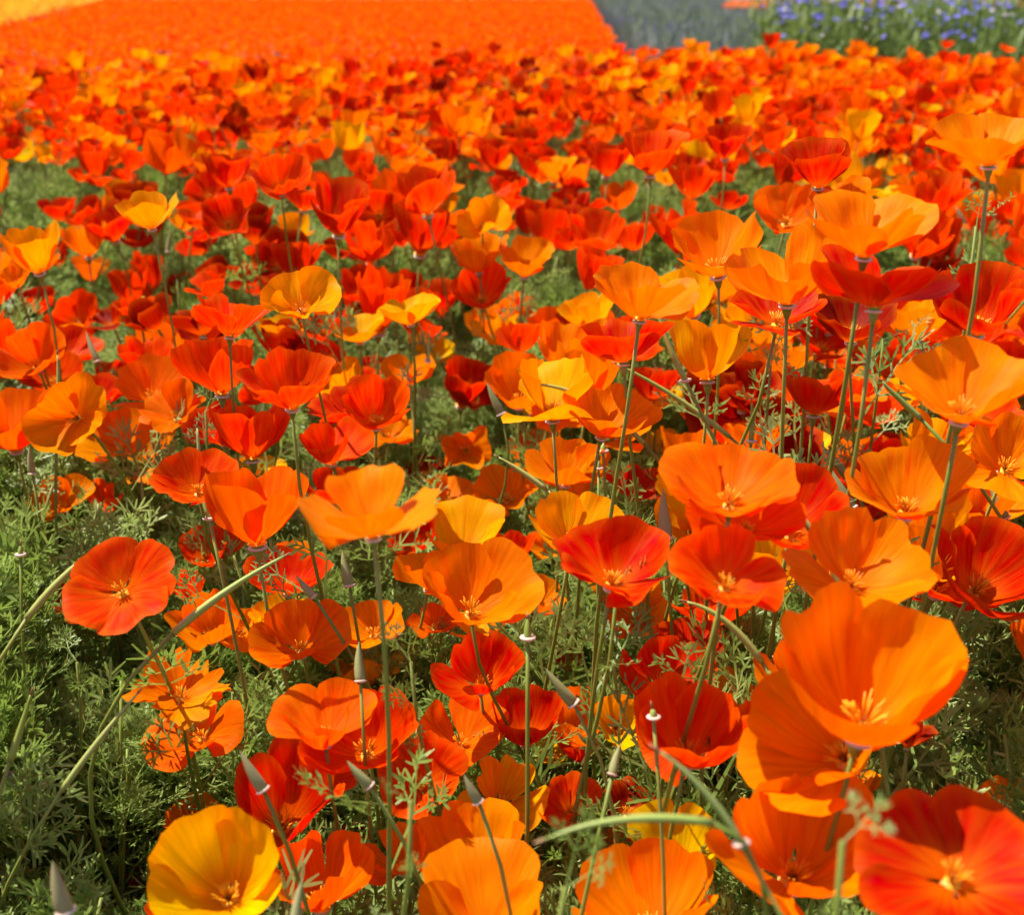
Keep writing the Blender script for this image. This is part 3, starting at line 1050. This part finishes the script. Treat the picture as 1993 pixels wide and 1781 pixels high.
def scatter(name, label, cat, templates, pts, rots, scl, tints, mats):
    """templates: list of MB; the mesh holds the templates and the points, the node tree scatters the first over the second"""
    V, F, Mi, UVs, tid = [], [], [], [], []
    n = 0
    for k, mb in enumerate(templates):
        v = np.concatenate(mb.V)
        V.append(v)
        UVs.append(np.concatenate(mb.UV))
        F += [f + n for f in mb.F]
        Mi += mb.M
        tid.append(np.full(len(v), k))
        n += len(v)
    k = len(templates)
    V.append(np.asarray(pts))
    UVs.append(np.zeros((len(pts), 2)))
    tid.append(np.full(len(pts), -1))
    me = mesh_from(name, np.concatenate(V), F, mats, Mi, np.concatenate(UVs))
    tot = n + len(pts)

    def att(nm, typ, arr, key, width):
        a = me.attributes.new(nm, typ, 'POINT')
        full = np.zeros((tot, width), np.float32 if typ != 'INT' else np.int32)
        full[n:] = np.asarray(arr).reshape(len(pts), width)
        a.data.foreach_set(key, full.ravel())
    a = me.attributes.new("template", 'INT', 'POINT')
    a.data.foreach_set("value", np.concatenate(tid).astype(np.int32))
    att("turn", 'FLOAT_VECTOR', rots, "vector", 3)
    att("size", 'FLOAT_VECTOR', scl, "vector", 3)
    att("pick", 'INT', rng.integers(0, k, len(pts)), "value", 1)
    if tints is not None:
        att("tint", 'FLOAT_COLOR', tints, "color", 4)
    o = add_obj(name, me)
    o["label"], o["category"], o["kind"] = label, cat, "stuff"
    ng = bpy.data.node_groups.new(name + "_scatter", 'GeometryNodeTree')
    ng.interface.new_socket("Geometry", in_out='INPUT', socket_type='NodeSocketGeometry')
    ng.interface.new_socket("Geometry", in_out='OUTPUT', socket_type='NodeSocketGeometry')
    nn, ll = ng.nodes, ng.links
    gi, go = nn.new("NodeGroupInput"), nn.new("NodeGroupOutput")

    def named(nm, typ):
        x = nn.new("GeometryNodeInputNamedAttribute")
        x.data_type = typ
        x.inputs[0].default_value = nm
        return x.outputs[0]
    tmpl = named("template", 'INT')

    def part(kk):
        cmp_ = nn.new("FunctionNodeCompare")
        cmp_.data_type = 'INT'
        cmp_.operation = 'EQUAL'
        ll.new(tmpl, cmp_.inputs[2])
        cmp_.inputs[3].default_value = kk
        sp = nn.new("GeometryNodeSeparateGeometry")
        sp.domain = 'POINT'
        ll.new(gi.outputs[0], sp.inputs[0])
        ll.new(cmp_.outputs[0], sp.inputs[1])
        return sp.outputs[0]
    join = nn.new("GeometryNodeJoinGeometry")
    for kk in range(k):
        g2i = nn.new("GeometryNodeGeometryToInstance")
        ll.new(part(kk), g2i.inputs[0])
        ll.new(g2i.outputs[0], join.inputs[0])
    iop = nn.new("GeometryNodeInstanceOnPoints")
    ll.new(part(-1), iop.inputs["Points"])
    ll.new(join.outputs[0], iop.inputs["Instance"])
    iop.inputs["Pick Instance"].default_value = True
    ll.new(named("pick", 'INT'), iop.inputs["Instance Index"])
    e2r = nn.new("FunctionNodeEulerToRotation")
    ll.new(named("turn", 'FLOAT_VECTOR'), e2r.inputs[0])
    ll.new(e2r.outputs[0], iop.inputs["Rotation"])
    ll.new(named("size", 'FLOAT_VECTOR'), iop.inputs["Scale"])
    ll.new(iop.outputs[0], go.inputs[0])
    md = o.modifiers.new("scatter", 'NODES')
    md.node_group = ng
    return o


# --- finely cut poppy leaves


def clump(seed, height=0.34, nleaf=24):
    r = np.random.default_rng(seed)
    mb = MB()
    for k in range(2):
        top = np.array([r.normal(0, .03), r.normal(0, .03), height * r.uniform(.75, 1.0)])
        path = bez(np.zeros(3), np.array([0, 0, height * .4]), top * np.array([.7, .7, .7]), top, 5)
        V, F = tube(path, np.linspace(.0019, .0011, 5), 5)
        mb.add(V, F, 1)
    for k in range(nleaf):
        z = height * (r.uniform(.2, 1.0) ** .5)
        az = r.uniform(0, 6.283)
        el = math.radians(r.uniform(25, 80))
        d = np.array([math.cos(az) * math.cos(el), math.sin(az) * math.cos(el), math.sin(el)])
        nrm = np.array([-math.cos(az) * math.sin(el), -math.sin(az) * math.sin(el), math.cos(el)]) + r.normal(0, .35, 3)
        leaf_into(mb, r, np.array([math.cos(az) * .006, math.sin(az) * .006, z * .82]), d, nrm, r.uniform(.055, .095))
    return mb


clumps = [clump(300 + i) for i in range(5)]
hb = np.array([f['box'] for f in FLOWERS])
hd = np.array([f['depth'] for f in FLOWERS])
pts, rots, scl = [], [], []
y = 0.30
while y < 6.3:
    step = 0.031 + 0.017 * max(0, y - 0.8)
    xm = 0.42 * y + 0.55
    for x in np.arange(-xm, xm, step):
        fx, fy = x + rng.uniform(-.5, .5) * step, y + rng.uniform(-.5, .5) * step
        if fy > bed_far(fx):
            continue
        s = rng.uniform(.70, 1.06)
        # plants stay lower where a bloom stands right behind them
        if fy < .52:
            s = min(s, .72)
        for _ in range(12):
            qx, qy, qd = project(np.array([fx, fy, .34 * s + .01]))
            rc = .030 * FPX / qd
            hide = (hd > qd + .01) & (qx > hb[:, 0] - rc) & (qx < hb[:, 2] + rc) & (qy < hb[:, 3] - .12 * (hb[:, 3] - hb[:, 1])) & (qy > hb[:, 1] - 400)
            if hide.any() and s > .26:
                s *= .88
            else:
                break
        pts.append((fx, fy, -.01))
        rots.append((rng.normal(0, .12), rng.normal(0, .12), rng.uniform(0, 6.283)))
        w = min(1.0, .55 + .45 * s) * rng.uniform(.9, 1.15)
        scl.append((w, w, s))
    y += step
scatter("poppy_foliage", "feathery grey-green poppy leaves filling the bed under the flowers", "foliage", clumps, pts, rots, scl, None, [M_LEAF, M_STEM])

# --- the many small poppies farther back


def poppy_template(seed, form, nu=6, nv=4, stem=0.3):
    r = np.random.default_rng(seed)
    mb = MB()
    ps = make_petals(r, form, nu, nv)
    allP = np.concatenate([p[0] for p in ps])
    k = 1.0 / (allP[:, 0].max() - allP[:, 0].min())
    for P, F, UVc in ps:
        mb.add(P * k, F, 0, UVc)
    V, F = tube([(0, 0, -5), (0, 0.1, -2.5), (0, 0, 0.02)], [.032, .028, .024], 4, cap=False)
    mb.add(V, F, 1)
    return mb


tm = [poppy_template(700 + i, f) for i, f in enumerate("ccocwotwcw")]
tilt = lambda: (rng.normal(.18, .22), rng.normal(0, .2), rng.uniform(0, 6.283))


def tint_of(c):
    t = np.array(PALETTE[c])
    return (t[0] * rng.uniform(.92, 1.05), t[1] * rng.uniform(.85, 1.15), t[2], 1)


FP = np.array([q[:3] for q in FARP])
scatter("distant_poppies", "countless small red and orange poppies across the back of the bed", "poppies", tm, FP,
        [tilt() for q in FARP], [(q[3],) * 3 for q in FARP], [tint_of(q[4]) for q in FARP], [M_PETAL_I, M_STEM])

# --- flower beds beyond


def low_flower(seed):
    r = np.random.default_rng(seed)
    mb = MB()
    for P, F, UVc in make_petals(r, 'o', 3, 2):
        mb.add(P * .55, F, 0, UVc)
    return mb


def fill(fn, dens, y0, y1, xa, xb):
    n = int((y1 - y0) * (xb - xa) * dens)
    x, yv = rng.uniform(xa, xb, n), rng.uniform(y0, y1, n)
    keep = fn(x, yv)
    return x[keep], yv[keep]


def bed_line(yv):            # border between the orange bed and the grey-green one
    return 0.62 + (yv - 7.6) * 0.043


def yellow_line(x):          # start of the yellow bed behind the orange one
    return np.where(x < -5.1, 12.5 + (-5.1 - x) / .209, 99.0)


lf = [low_flower(800 + i) for i in range(4)]
x, yv = fill(lambda x, yy: (x < bed_line(yy)) & (yy > np.interp(x, [-4, -1.9, .6], [4.5, 4.9, 6.3])) & (x > -4.5 - .209 * (yy - 12.5)), 460, 4.4, 20.5, -9, 1.4)
z = .23 + rng.normal(0, .02, len(x))
tc = rng.choice(list("OOOOGPV"), len(x), p=[.09, .09, .09, .09, .01, .53, .10])
scatter("orange_poppy_bed", "wide uniform orange poppy bed beyond the mixed one at upper left", "flower bed", lf, np.stack([x, yv, z], -1),
        [tilt() for _ in x], [(s, s, s) for s in rng.uniform(.036, .054, len(x))], [tint_of(c) for c in tc], [M_PETAL_I])
x, yv = fill(lambda x, yy: (x < -4.45 - .209 * (yy - 12.5)) & (x > -11), 230, 7, 20, -11, -3)
z = .28 + rng.normal(0, .02, len(x))
scatter("yellow_flower_bed", "strip of pale yellow flowers in the upper left corner", "flower bed", lf, np.stack([x, yv, z], -1),
        [tilt() for _ in x], [(s, s, s) for s in rng.uniform(.06, .09, len(x))], [(.95, .50 * rng.uniform(.85, 1.1), .03, 1) for _ in x], [M_TINT])


def tuft(seed, n=12, h=.2):
    r = np.random.default_rng(seed)
    mb = MB()
    for i in range(n):
        a = r.uniform(0, 6.28)
        d = np.array([math.cos(a) * r.uniform(.1, .6), math.sin(a) * r.uniform(.1, .6), 1])
        V, F = strip(np.array([math.cos(a) * .02, math.sin(a) * .02, 0]), d, np.array([math.cos(a), math.sin(a), .3]), h * r.uniform(.6, 1.1), .012)
        mb.add(V, F, 0)
    return mb


tf = [tuft(900 + i) for i in range(4)]
x, yv = fill(lambda x, yy: (x > bed_line(yy) + .12) & (yy > 6.4) & (yy < 25.0), 95, 6.4, 25, .5, 9)
tn = []
for _ in x:
    q = rng.random()
    tn.append((.21, .20, .28, 1) if q < .24 else (.20, .235, .13, 1) if q < .75 else (.27, .28, .20, 1))
scatter("grey_green_bed", "hazy grey-green bed with a violet tinge at the upper centre right", "flower bed", tf, np.stack([x, yv, 0 * x], -1),
        [(0, 0, a) for a in rng.uniform(0, 6.28, len(x))], [(s, s, s) for s in rng.uniform(.9, 1.4, len(x))], tn, [M_TINT])
x, yv = fill(lambda x, yy: (yy > 15.8) & (yy < 18.6) & (x > 2.5 + (yy - 15.8) * .2), 150, 15.7, 18.7, 2.3, 8)
scatter("peach_flower_strip", "thin peach flower strip at the top edge right of centre", "flower bed", lf, np.stack([x, yv, .25 + 0 * x], -1),
        [tilt() for _ in x], [(s, s, s) for s in rng.uniform(.07, .1, len(x))], [(.85, .38 * rng.uniform(.8, 1.2), .09, 1) for _ in x], [M_PETAL_I])

x, yv = fill(lambda x, yy: (yy > 19) & (yy < 22) & (x > 3.2), 120, 18.9, 22, 3, 9)
scatter("pale_blue_flower_strip", "faint pale blue flower strip at the top edge above the peach one", "flower bed", lf, np.stack([x, yv, .25 + 0 * x], -1),
        [tilt() for _ in x], [(s, s, s) for s in rng.uniform(.07, .1, len(x))], [(.42, .52, .56, 1) for _ in x], [M_TINT])

# --- cornflower bed at the right


def corn_edge(yv):
    return 0.86 + 0.21 * (yv - 4.6)


def corn_clump(seed):
    r = np.random.default_rng(seed)
    mb = MB()
    for i in range(9):
        a = r.uniform(0, 6.28)
        h = r.uniform(.30, .56)
        base = np.array([r.normal(0, .03), r.normal(0, .03), 0])
        top = base + np.array([math.cos(a) * .08, math.sin(a) * .08, h])
        path = bez(base, base + [0, 0, h * .4], top - [0, 0, h * .3], top, 5)
        V, F = tube(path, np.linspace(.0035, .002, 5), 4, cap=False)
        mb.add(V, F, 0)
        for k in range(9):
            t = r.uniform(.15, .95)
            p = path[0] * (1 - t) + path[-1] * t
            b = r.uniform(0, 6.28)
            d = np.array([math.cos(b) * .8, math.sin(b) * .8, r.uniform(.4, 1.3)])
            V, F = strip(p, d, np.array([-math.cos(b), -math.sin(b), .9]), r.uniform(.06, .12), .009, -.2)
            mb.add(V, F, 0)
    return mb


cc = [corn_clump(950 + i) for i in range(3)]
x, yv = fill(lambda x, yy: (x > corn_edge(yy)) & (yy > np.interp(x, [.6, 1.3, 2.3], [5.1, 4.85, 4.2])), 44, 4.1, 9.5, .9, 6.5)
scatter("cornflower_foliage", "dense dark green cornflower stems and leaves at the upper right", "foliage", cc, np.stack([x, yv, 0 * x], -1),
        [(rng.normal(0, .08), rng.normal(0, .08), a) for a in rng.uniform(0, 6.28, len(x))], [(s, s, s) for s in rng.uniform(.85, 1.15, len(x))], None, [M_CORNLEAF])


def corn_head(seed, mat):
    r = np.random.default_rng(seed)
    mb = MB()
    for k in range(9):
        a = k * 6.283 / 9 + r.normal(0, .1)
        d = np.array([math.cos(a), math.sin(a), r.uniform(.25, .7)])
        d /= np.linalg.norm(d)
        s = np.array([-math.sin(a), math.cos(a), 0])
        L = r.uniform(.85, 1.1)
        p = d * .12
        V = [p - s * .05, p + s * .05, p + d * L * .7 + s * .26, p + d * L * .95 + s * .12, p + d * L * .8, p + d * L * .95 - s * .12, p + d * L * .7 - s * .26]
        mb.add(V, [(0, 1, 2, 3, 4), (0, 4, 5, 6)], 0)
    V, F = lathe([(.02, -.45), (.17, -.3), (.2, -.05), (.1, .12)], 7)
    mb.add(V, F, 1)
    return mb.mesh("flower_head", [mat, M_CORNLEAF])


CH = [corn_head(970 + i, M_CORN) for i in range(3)]
CHW = [corn_head(980 + i, M_CORNW) for i in range(2)]
n_c = 0
tries = 0
r = np.random.default_rng(31)
while n_c < 300 and tries < 20000:
    tries += 1
    yy = 4.2 + 3.8 * r.random() ** 1.5
    xx = r.uniform(corn_edge(yy), 0.46 * yy)
    if yy < bed_far(xx) + .1:
        continue
    zz = r.uniform(.42, .70)
    px, py, d = project(np.array([xx, yy, zz]))
    if not (1420 < px < PW and -6 < py < 105):
        continue
    pale = r.random() < .16
    o = thing("cornflower", "pale pinkish white cornflower in the tall bed at the upper right" if pale else "blue cornflower in the tall bed behind the poppies at the upper right",
              "cornflower", (xx, yy, 0), "pale cornflowers at the upper right" if pale else "blue cornflowers at the upper right")
    tip = np.array([r.normal(0, .03), r.normal(0, .03), zz])
    V, F = tube(bez(np.zeros(3), np.array([0, 0, zz * .4]), tip * .8, tip, 5), np.linspace(.0035, .002, 5), 4, cap=False)
    add_obj("stem", mesh_from("stem", V, F, [M_CORNLEAF]), o)
    s = r.uniform(.011, .016)
    m4 = Matrix.Translation(tip) @ Matrix.Rotation(r.normal(.3, .35), 4, 'X') @ Matrix.Rotation(r.normal(0, .3), 4, 'Y') @ Matrix.Scale(s, 4)
    add_obj("flower_head", (CHW if pale else CH)[int(r.integers(2))], o, m4)
    n_c += 1

# ----------------------------------------------------------------------------- buds, seed pods, leafy shoots
r = np.random.default_rng(77)


def ground_depth(px, py, z=0.30):
    p = at_z(px, py, z)
    return float((p - CAM) @ FW)


def bud(tip, base, label, z=None, d=None, rim=True):
    """pointed hooded bud, tip and foot given where the photograph shows them"""
    d = d or ground_depth(*base, z or .31)
    pb, pt = at_depth(*base, d), at_depth(*tip, d - r.uniform(-.004, .004))
    ax = pt - pb
    L = np.linalg.norm(ax)
    g = np.array([pb[0] - ax[0] * .5 + r.normal(0, .012), pb[1] + r.uniform(.0, .03), 0])
    o = thing("poppy_bud", label, "bud", g, "pointed poppy buds")
    q = Vector(ax).to_track_quat('Z', 'Y').to_matrix()
    m4 = Matrix.Translation(pb - g) @ q.to_4x4() @ Matrix.Scale(L, 4)
    wd = min(.14, .0040 / L) * r.uniform(.8, 1.15)
    V, F = lathe([(wd * .55, -.04), (wd * .9, 0), (wd, .12), (wd * .95, .3), (wd * .7, .58), (wd * .38, .82), (wd * .12, .97), (.004, 1.02)], 16)
    rib = 1 + .07 * np.cos(8 * np.arctan2(V[:, 1], V[:, 0]))
    V[:, 0] *= rib
    V[:, 1] *= rib
    mb = MB()
    V[:, 0] += .03 * np.sin(V[:, 2] * 3)
    mb.add(V, F, 0)
    add_obj("hood", mb.mesh("hood", [M_BUD]), o, m4)
    if rim:
        V, F = lathe([(wd * .5, -.05), (wd * 1.25, -.02), (wd * 1.28, .012), (wd * .95, .03)], 12)
        add_obj("rim", mesh_from("rim", V, F, [M_RIM]), o, m4)
    axn = ax / L
    path = stem_path(np.zeros(3), pb - g - axn * .0015, axn, r)
    V, F = tube(path, np.linspace(.0015, .0010, len(path)), 6)
    add_obj("stem", mesh_from("stem", V, F, [M_STEM]), o)


for a in [
    ((468, 1462), (512, 1538), "pale grey-green pointed bud with pink rim in front of a scarlet poppy"),
    ((676, 1482), (719, 1531), "olive pointed bud below a burst of yellow stamens"),
    ((1580, 1372), (1607, 1487), "large grey striped bud with pink rim before the biggest orange poppies"),
    ((1062, 1302), (1116, 1370), "slanting grey-green bud beside the small scarlet cup"),
    ((699, 1250), (702, 1326), "slim dark green bud standing before a golden petal, left of centre"),
    ((589, 1712), (573, 1812), "green pointed bud at the bottom edge in front of a deep orange cup"),
    ((103, 1678), (128, 1775), "brownish tapering bud at the bottom left among foliage"),
    ((1208, 1448), (1192, 1508), "plump purplish bud right of the golden ruffled poppy"),
    ((1292, 952), (1297, 1048), "fat grey-green bud with pale rim left of the crowded red cluster"),
    ((1612, 905), (1656, 990), "pale green pointed bud with rim left of the big cupped poppy"),
    ((1598, 864), (1652, 930), "darker slanting bud above the pale green pointed one"),
    ((1584, 572), (1562, 656), "upright green bud with pink rim below the saucer-shaped poppy"),
    ((903, 1508), (931, 1562), "small dark bud seen against a golden petal"),
    ((576, 1120), (611, 1162), "small grey bud above the deep orange poppy facing the viewer"),
    ((667, 1072), (680, 1140), "slender pinkish bud under the winged orange poppy"),
    ((948, 745), (976, 806), "grey bud with pale rim left of the golden poppy with pointed petals"),
    ((58, 868), (63, 922), "thick grey bud below the orange poppies at the left edge"),
    ((333, 444), (327, 490), "pale upright bud on a long stem at the left, mid field"),
    ((764, 563), (768, 606), "pale upright bud before a golden poppy in mid field"),
    ((653, 592), (656, 636), "dark upright bud left of a golden poppy in mid field"),
    ((168, 645), (190, 704), "dark pointed bud above the row of vermilion poppies"),
    ((1925, 948), (1958, 1008), "grey-green bud near the right edge under an orange poppy"),
    ((1745, 598), (1700, 626), "slanting green bud beside the straight stem of the half-shaded poppy"),
    ((1860, 400), (1880, 440), "green bud among leaves on the tallest poppy's stem"),
]:
    bud(*a)


def pod(pts_px, label, disc=True, z=.33, d=None, dtip=0.0, stem_to=None, wide=1.0, stem_out=True):
    """long ribbed seed pod: tip, middle, foot in the photograph; a pale disc at the foot"""
    d = d or ground_depth(*pts_px[-1], z)
    k = len(pts_px)
    P = [at_depth(px, py, d - dtip * (1 - i / (k - 1))) for i, (px, py) in enumerate(pts_px)]
    P = np.array(P)
    if k == 3:
        c = 2 * P[1] - .5 * (P[0] + P[2])
        t = np.linspace(0, 1, 12)[:, None]
        path = (1 - t) ** 2 * P[0] + 2 * (1 - t) * t * c + t * t * P[2]
    else:
        path = P[0] + (P[1] - P[0]) * np.linspace(0, 1, 10)[:, None]
    foot = path[-1]
    ax = path[-2] - path[-1]
    ax /= np.linalg.norm(ax)
    g = at_depth(*stem_to, d) if stem_to else foot + np.array([-ax[0] * .10 if stem_out else -ax[0] * .02, -ax[1] * .1 + .02, 0])
    g = np.array([g[0], g[1], 0.0])
    o = thing("poppy_seed_pod", label, "seed pod", g, "long poppy seed pods")
    n = len(path)
    t = np.linspace(0, 1, n)
    rad = (.0007 + .0018 * np.sin(np.clip(t * 1.25, 0, 1) * math.pi / 2) - .0004 * np.clip(t - .85, 0, 1) * 3) * wide * .82
    V, F = tube(path - g, rad, 12)
    ctr = np.repeat(path - g, 12, axis=0)
    V = ctr + (V - ctr) * np.tile([1.08, .90], len(V) // 2)[:, None]
    cap = add_obj("capsule", mesh_from("capsule", V, F, [M_POD]), o)
    V, F = tube([path[0] - g, path[0] - g + (path[0] - path[1]) / np.linalg.norm(path[0] - path[1]) * .004], [.0008, .0003], 5)
    add_obj("tip", mesh_from("tip", V, F, [M_DRY]), cap)
    if disc:
        q = Vector(ax * .5 + np.array([0, 0, .8])).to_track_quat('Z', 'Y').to_matrix()
        V, F = lathe([(.0015, -.0022), (.0040, -.0008), (.0046, .0), (.0042, .0005), (.002, .0006)], 14)
        add_obj("disc", mesh_from("disc", V * wide, F, [M_RIM]), o, Matrix.Translation(foot - g) @ q.to_4x4())
    hh = np.linalg.norm(foot - g)
    sp = bez(np.zeros(3), np.array([0, 0, hh * .35]), foot - g - ax * hh * (.45 if stem_out else .12), foot - g, 12)
    V, F = tube(sp, np.linspace(.0016, .0012, len(sp)) * wide, 6)
    add_obj("stem", mesh_from("stem", V, F, [M_STEM]), o)


pod([(216, 1052), (130, 1118), (52, 1205)], "long straight pod slanting down left of the vermilion open poppy", disc=False, dtip=.0, stem_to=(20, 1260))
pod([(553, 1083), (440, 1152), (338, 1232)], "long green pod slanting across the orange cups at left", disc=False, stem_to=(300, 1300))
pod([(112, 690), (114, 760), (112, 828)], "thin upright pod with white disc before the orange poppies at the left edge")
pod([(384, 832), (392, 925), (407, 1008)], "upright pod with pale disc crossing a vermilion poppy on the left")
pod([(1028, 748), (1140, 775), (1252, 862)], "long arching pod in front of the golden poppy with pointed petals", disc=False, dtip=.02, z=.36)
pod([(1283, 606), (1302, 672), (1334, 740)], "slender pod with white disc below the tall fringed orange poppy", z=.40)
pod([(1463, 782), (1464, 820), (1462, 858)], "short upright pod on a bright white disc before an orange poppy")
pod([(1500, 946), (1590, 1048), (1640, 1152)], "long pod with pink tip ending in a pinkish white disc on the right", z=.38, wide=1.1)
pod([(1336, 1172), (1412, 1210), (1482, 1288)], "green arching pod under the drooping vermilion petal", disc=False)
pod([(1060, 1635), (1215, 1596), (1386, 1602)], "long pale green pod arching horizontally along the bottom", disc=False, z=.40, wide=.72, stem_out=False)
pod([(1282, 1462), (1370, 1540), (1443, 1642)], "brownish pod ending in a pink disc before the bottom right orange poppy", z=.39, wide=.68)
pod([(1027, 1205), (1027, 1222), (1027, 1241)], "stubby pod on a bright white disc below the big open orange poppy")
pod([(970, 890), (1015, 918), (1062, 952)], "straight pod slanting towards the golden heart-shaped poppy", disc=False)
pod([(1200, 708), (1310, 770), (1420, 850)], "thin pod slanting down past the scarlet cup right of centre", disc=False, z=.34)
pod([(1716, 742), (1752, 778), (1792, 815)], "short pod slanting to the golden petal near the right edge", disc=False, z=.40)
pod([(1175, 862), (1174, 869), (1174, 877)], "spent seed head with pinkish disc left of the tall scarlet poppy")
pod([(1165, 896), (1165, 903), (1165, 911)], "small pink disc of a spent seed head behind the golden heart-shaped poppy", wide=.8)
pod([(40, 1062), (40, 1070), (40, 1079)], "spent seed head with cream disc at the left edge", wide=.8)
pod([(1270, 1380), (1271, 1386), (1272, 1396)], "white disc of a spent seed head under the fiery scarlet poppy", wide=.8)
pod([(836, 640), (834, 690), (833, 702)], "thin pod hidden behind the small bright yellow poppy", disc=True, wide=.7)
pod([(60, 1352), (40, 1420), (20, 1480)], "pale green pod slanting at the left edge above a weed", disc=False, z=.28)
pod([(268, 1350), (190, 1445), (120, 1540)], "long thin green pod slanting through the foliage, lower left", disc=False, z=.26, wide=.8)


def shoot(px, py, wpx, label, z=.34, nl=4, d=None, az0=None):
    """leafy shoot: stem from the ground with cut leaves fanning at the top"""
    d = d or ground_depth(px, py, z)
    p = at_depth(px, py, d)
    size = wpx / FPX * d
    g = np.array([p[0] + r.normal(0, .02), p[1] + .02, 0])
    o = thing("leafy_shoot", label, "shoot", g, "feathery leaf shoots rising between the poppies")
    top = p - g
    path = stem_path(np.zeros(3), top, np.array([0, 0, 1.0]), r)
    V, F = tube(path, np.linspace(.0019, .0010, len(path)), 6)
    add_obj("stem", mesh_from("stem", V, F, [M_STEM]), o)
    for k in range(nl):
        a = (az0 if az0 is not None else r.uniform(0, 6.28)) + k * 6.283 / nl + r.normal(0, .3)
        el = math.radians(r.uniform(20, 65))
        dv = np.array([math.cos(a) * math.cos(el), math.sin(a) * math.cos(el), math.sin(el)])
        nr = np.array([-math.cos(a) * math.sin(el), -math.sin(a) * math.sin(el) - .3, math.cos(el)])
        mb = MB()
        j = max(2, len(path) - 1 - k % 3)
        leaf_into(mb, r, path[j], dv, nr, size * r.uniform(.6, .85))
        add_obj("leaf", mb.mesh("leaf", [M_LEAF]), o)


shoot(1200, 1160, 180, "grey-green finely cut sprig in front of the folded scarlet poppy", z=.36, nl=2)
shoot(800, 1560, 150, "sprig of narrow upright leaflets between vermilion poppies at the bottom", z=.36, nl=3)
shoot(1100, 1730, 220, "pale leafy sprig at the bottom edge left of the blurred orange poppy", z=.36)
shoot(1640, 1640, 220, "blurred sprig in front of the large orange poppy at the bottom right", z=.42, nl=3)
shoot(1500, 710, 180, "feathery sprig below the upright green bud on the right", z=.38)
shoot(1900, 440, 150, "leaf tuft halfway up the tallest poppy's stem", z=.50, nl=5)
shoot(1720, 660, 170, "leaf tuft beside the straight stem of the half-shaded poppy", z=.40, nl=4)
shoot(800, 1290, 150, "bushy green sprig above the scarlet cup in the lower centre", z=.32, nl=5)
shoot(400, 800, 110, "spidery sprig between vermilion poppies on the left", z=.34, nl=4)
shoot(345, 545, 70, "pale sprig beside the upright bud, left mid field", z=.36, nl=3)
shoot(1680, 1090, 150, "thin sprig standing before the orange poppy with a pod across it", z=.38, nl=4)
shoot(150, 1290, 130, "fan of green leaves under the vermilion open poppy at the left", z=.26, nl=5)

# small weed with whitish florets at the left edge
g = at_z(26, 1510, .22)
o = thing("weed", "small weed with clustered whitish florets at the lower left edge", "weed", (g[0], g[1], 0))
V, F = tube(bez(np.zeros(3), np.array([.01, 0, .08]), np.array([-.01, 0, .15]), np.array([0, 0, .215]), 7), .002, 6)
add_obj("stem", mesh_from("stem", V, F, [M_STEM]), o)
for k in range(9):
    a = k * 2.4
    p = np.array([math.cos(a) * .009 * math.sqrt(k / 3), math.sin(a) * .009 * math.sqrt(k / 3), .218 - .001 * k])
    V, F = lathe([(.0004, -.004), (.0022, -.001), (.0034, .0012), (.0012, .002)], 6)
    add_obj("floret", mesh_from("floret", V, F, [M_WHITE]), o, Matrix.Translation(p) @ Matrix.Rotation(r.normal(0, .5), 4, 'X') @ Matrix.Rotation(r.normal(0, .5), 4, 'Y'))
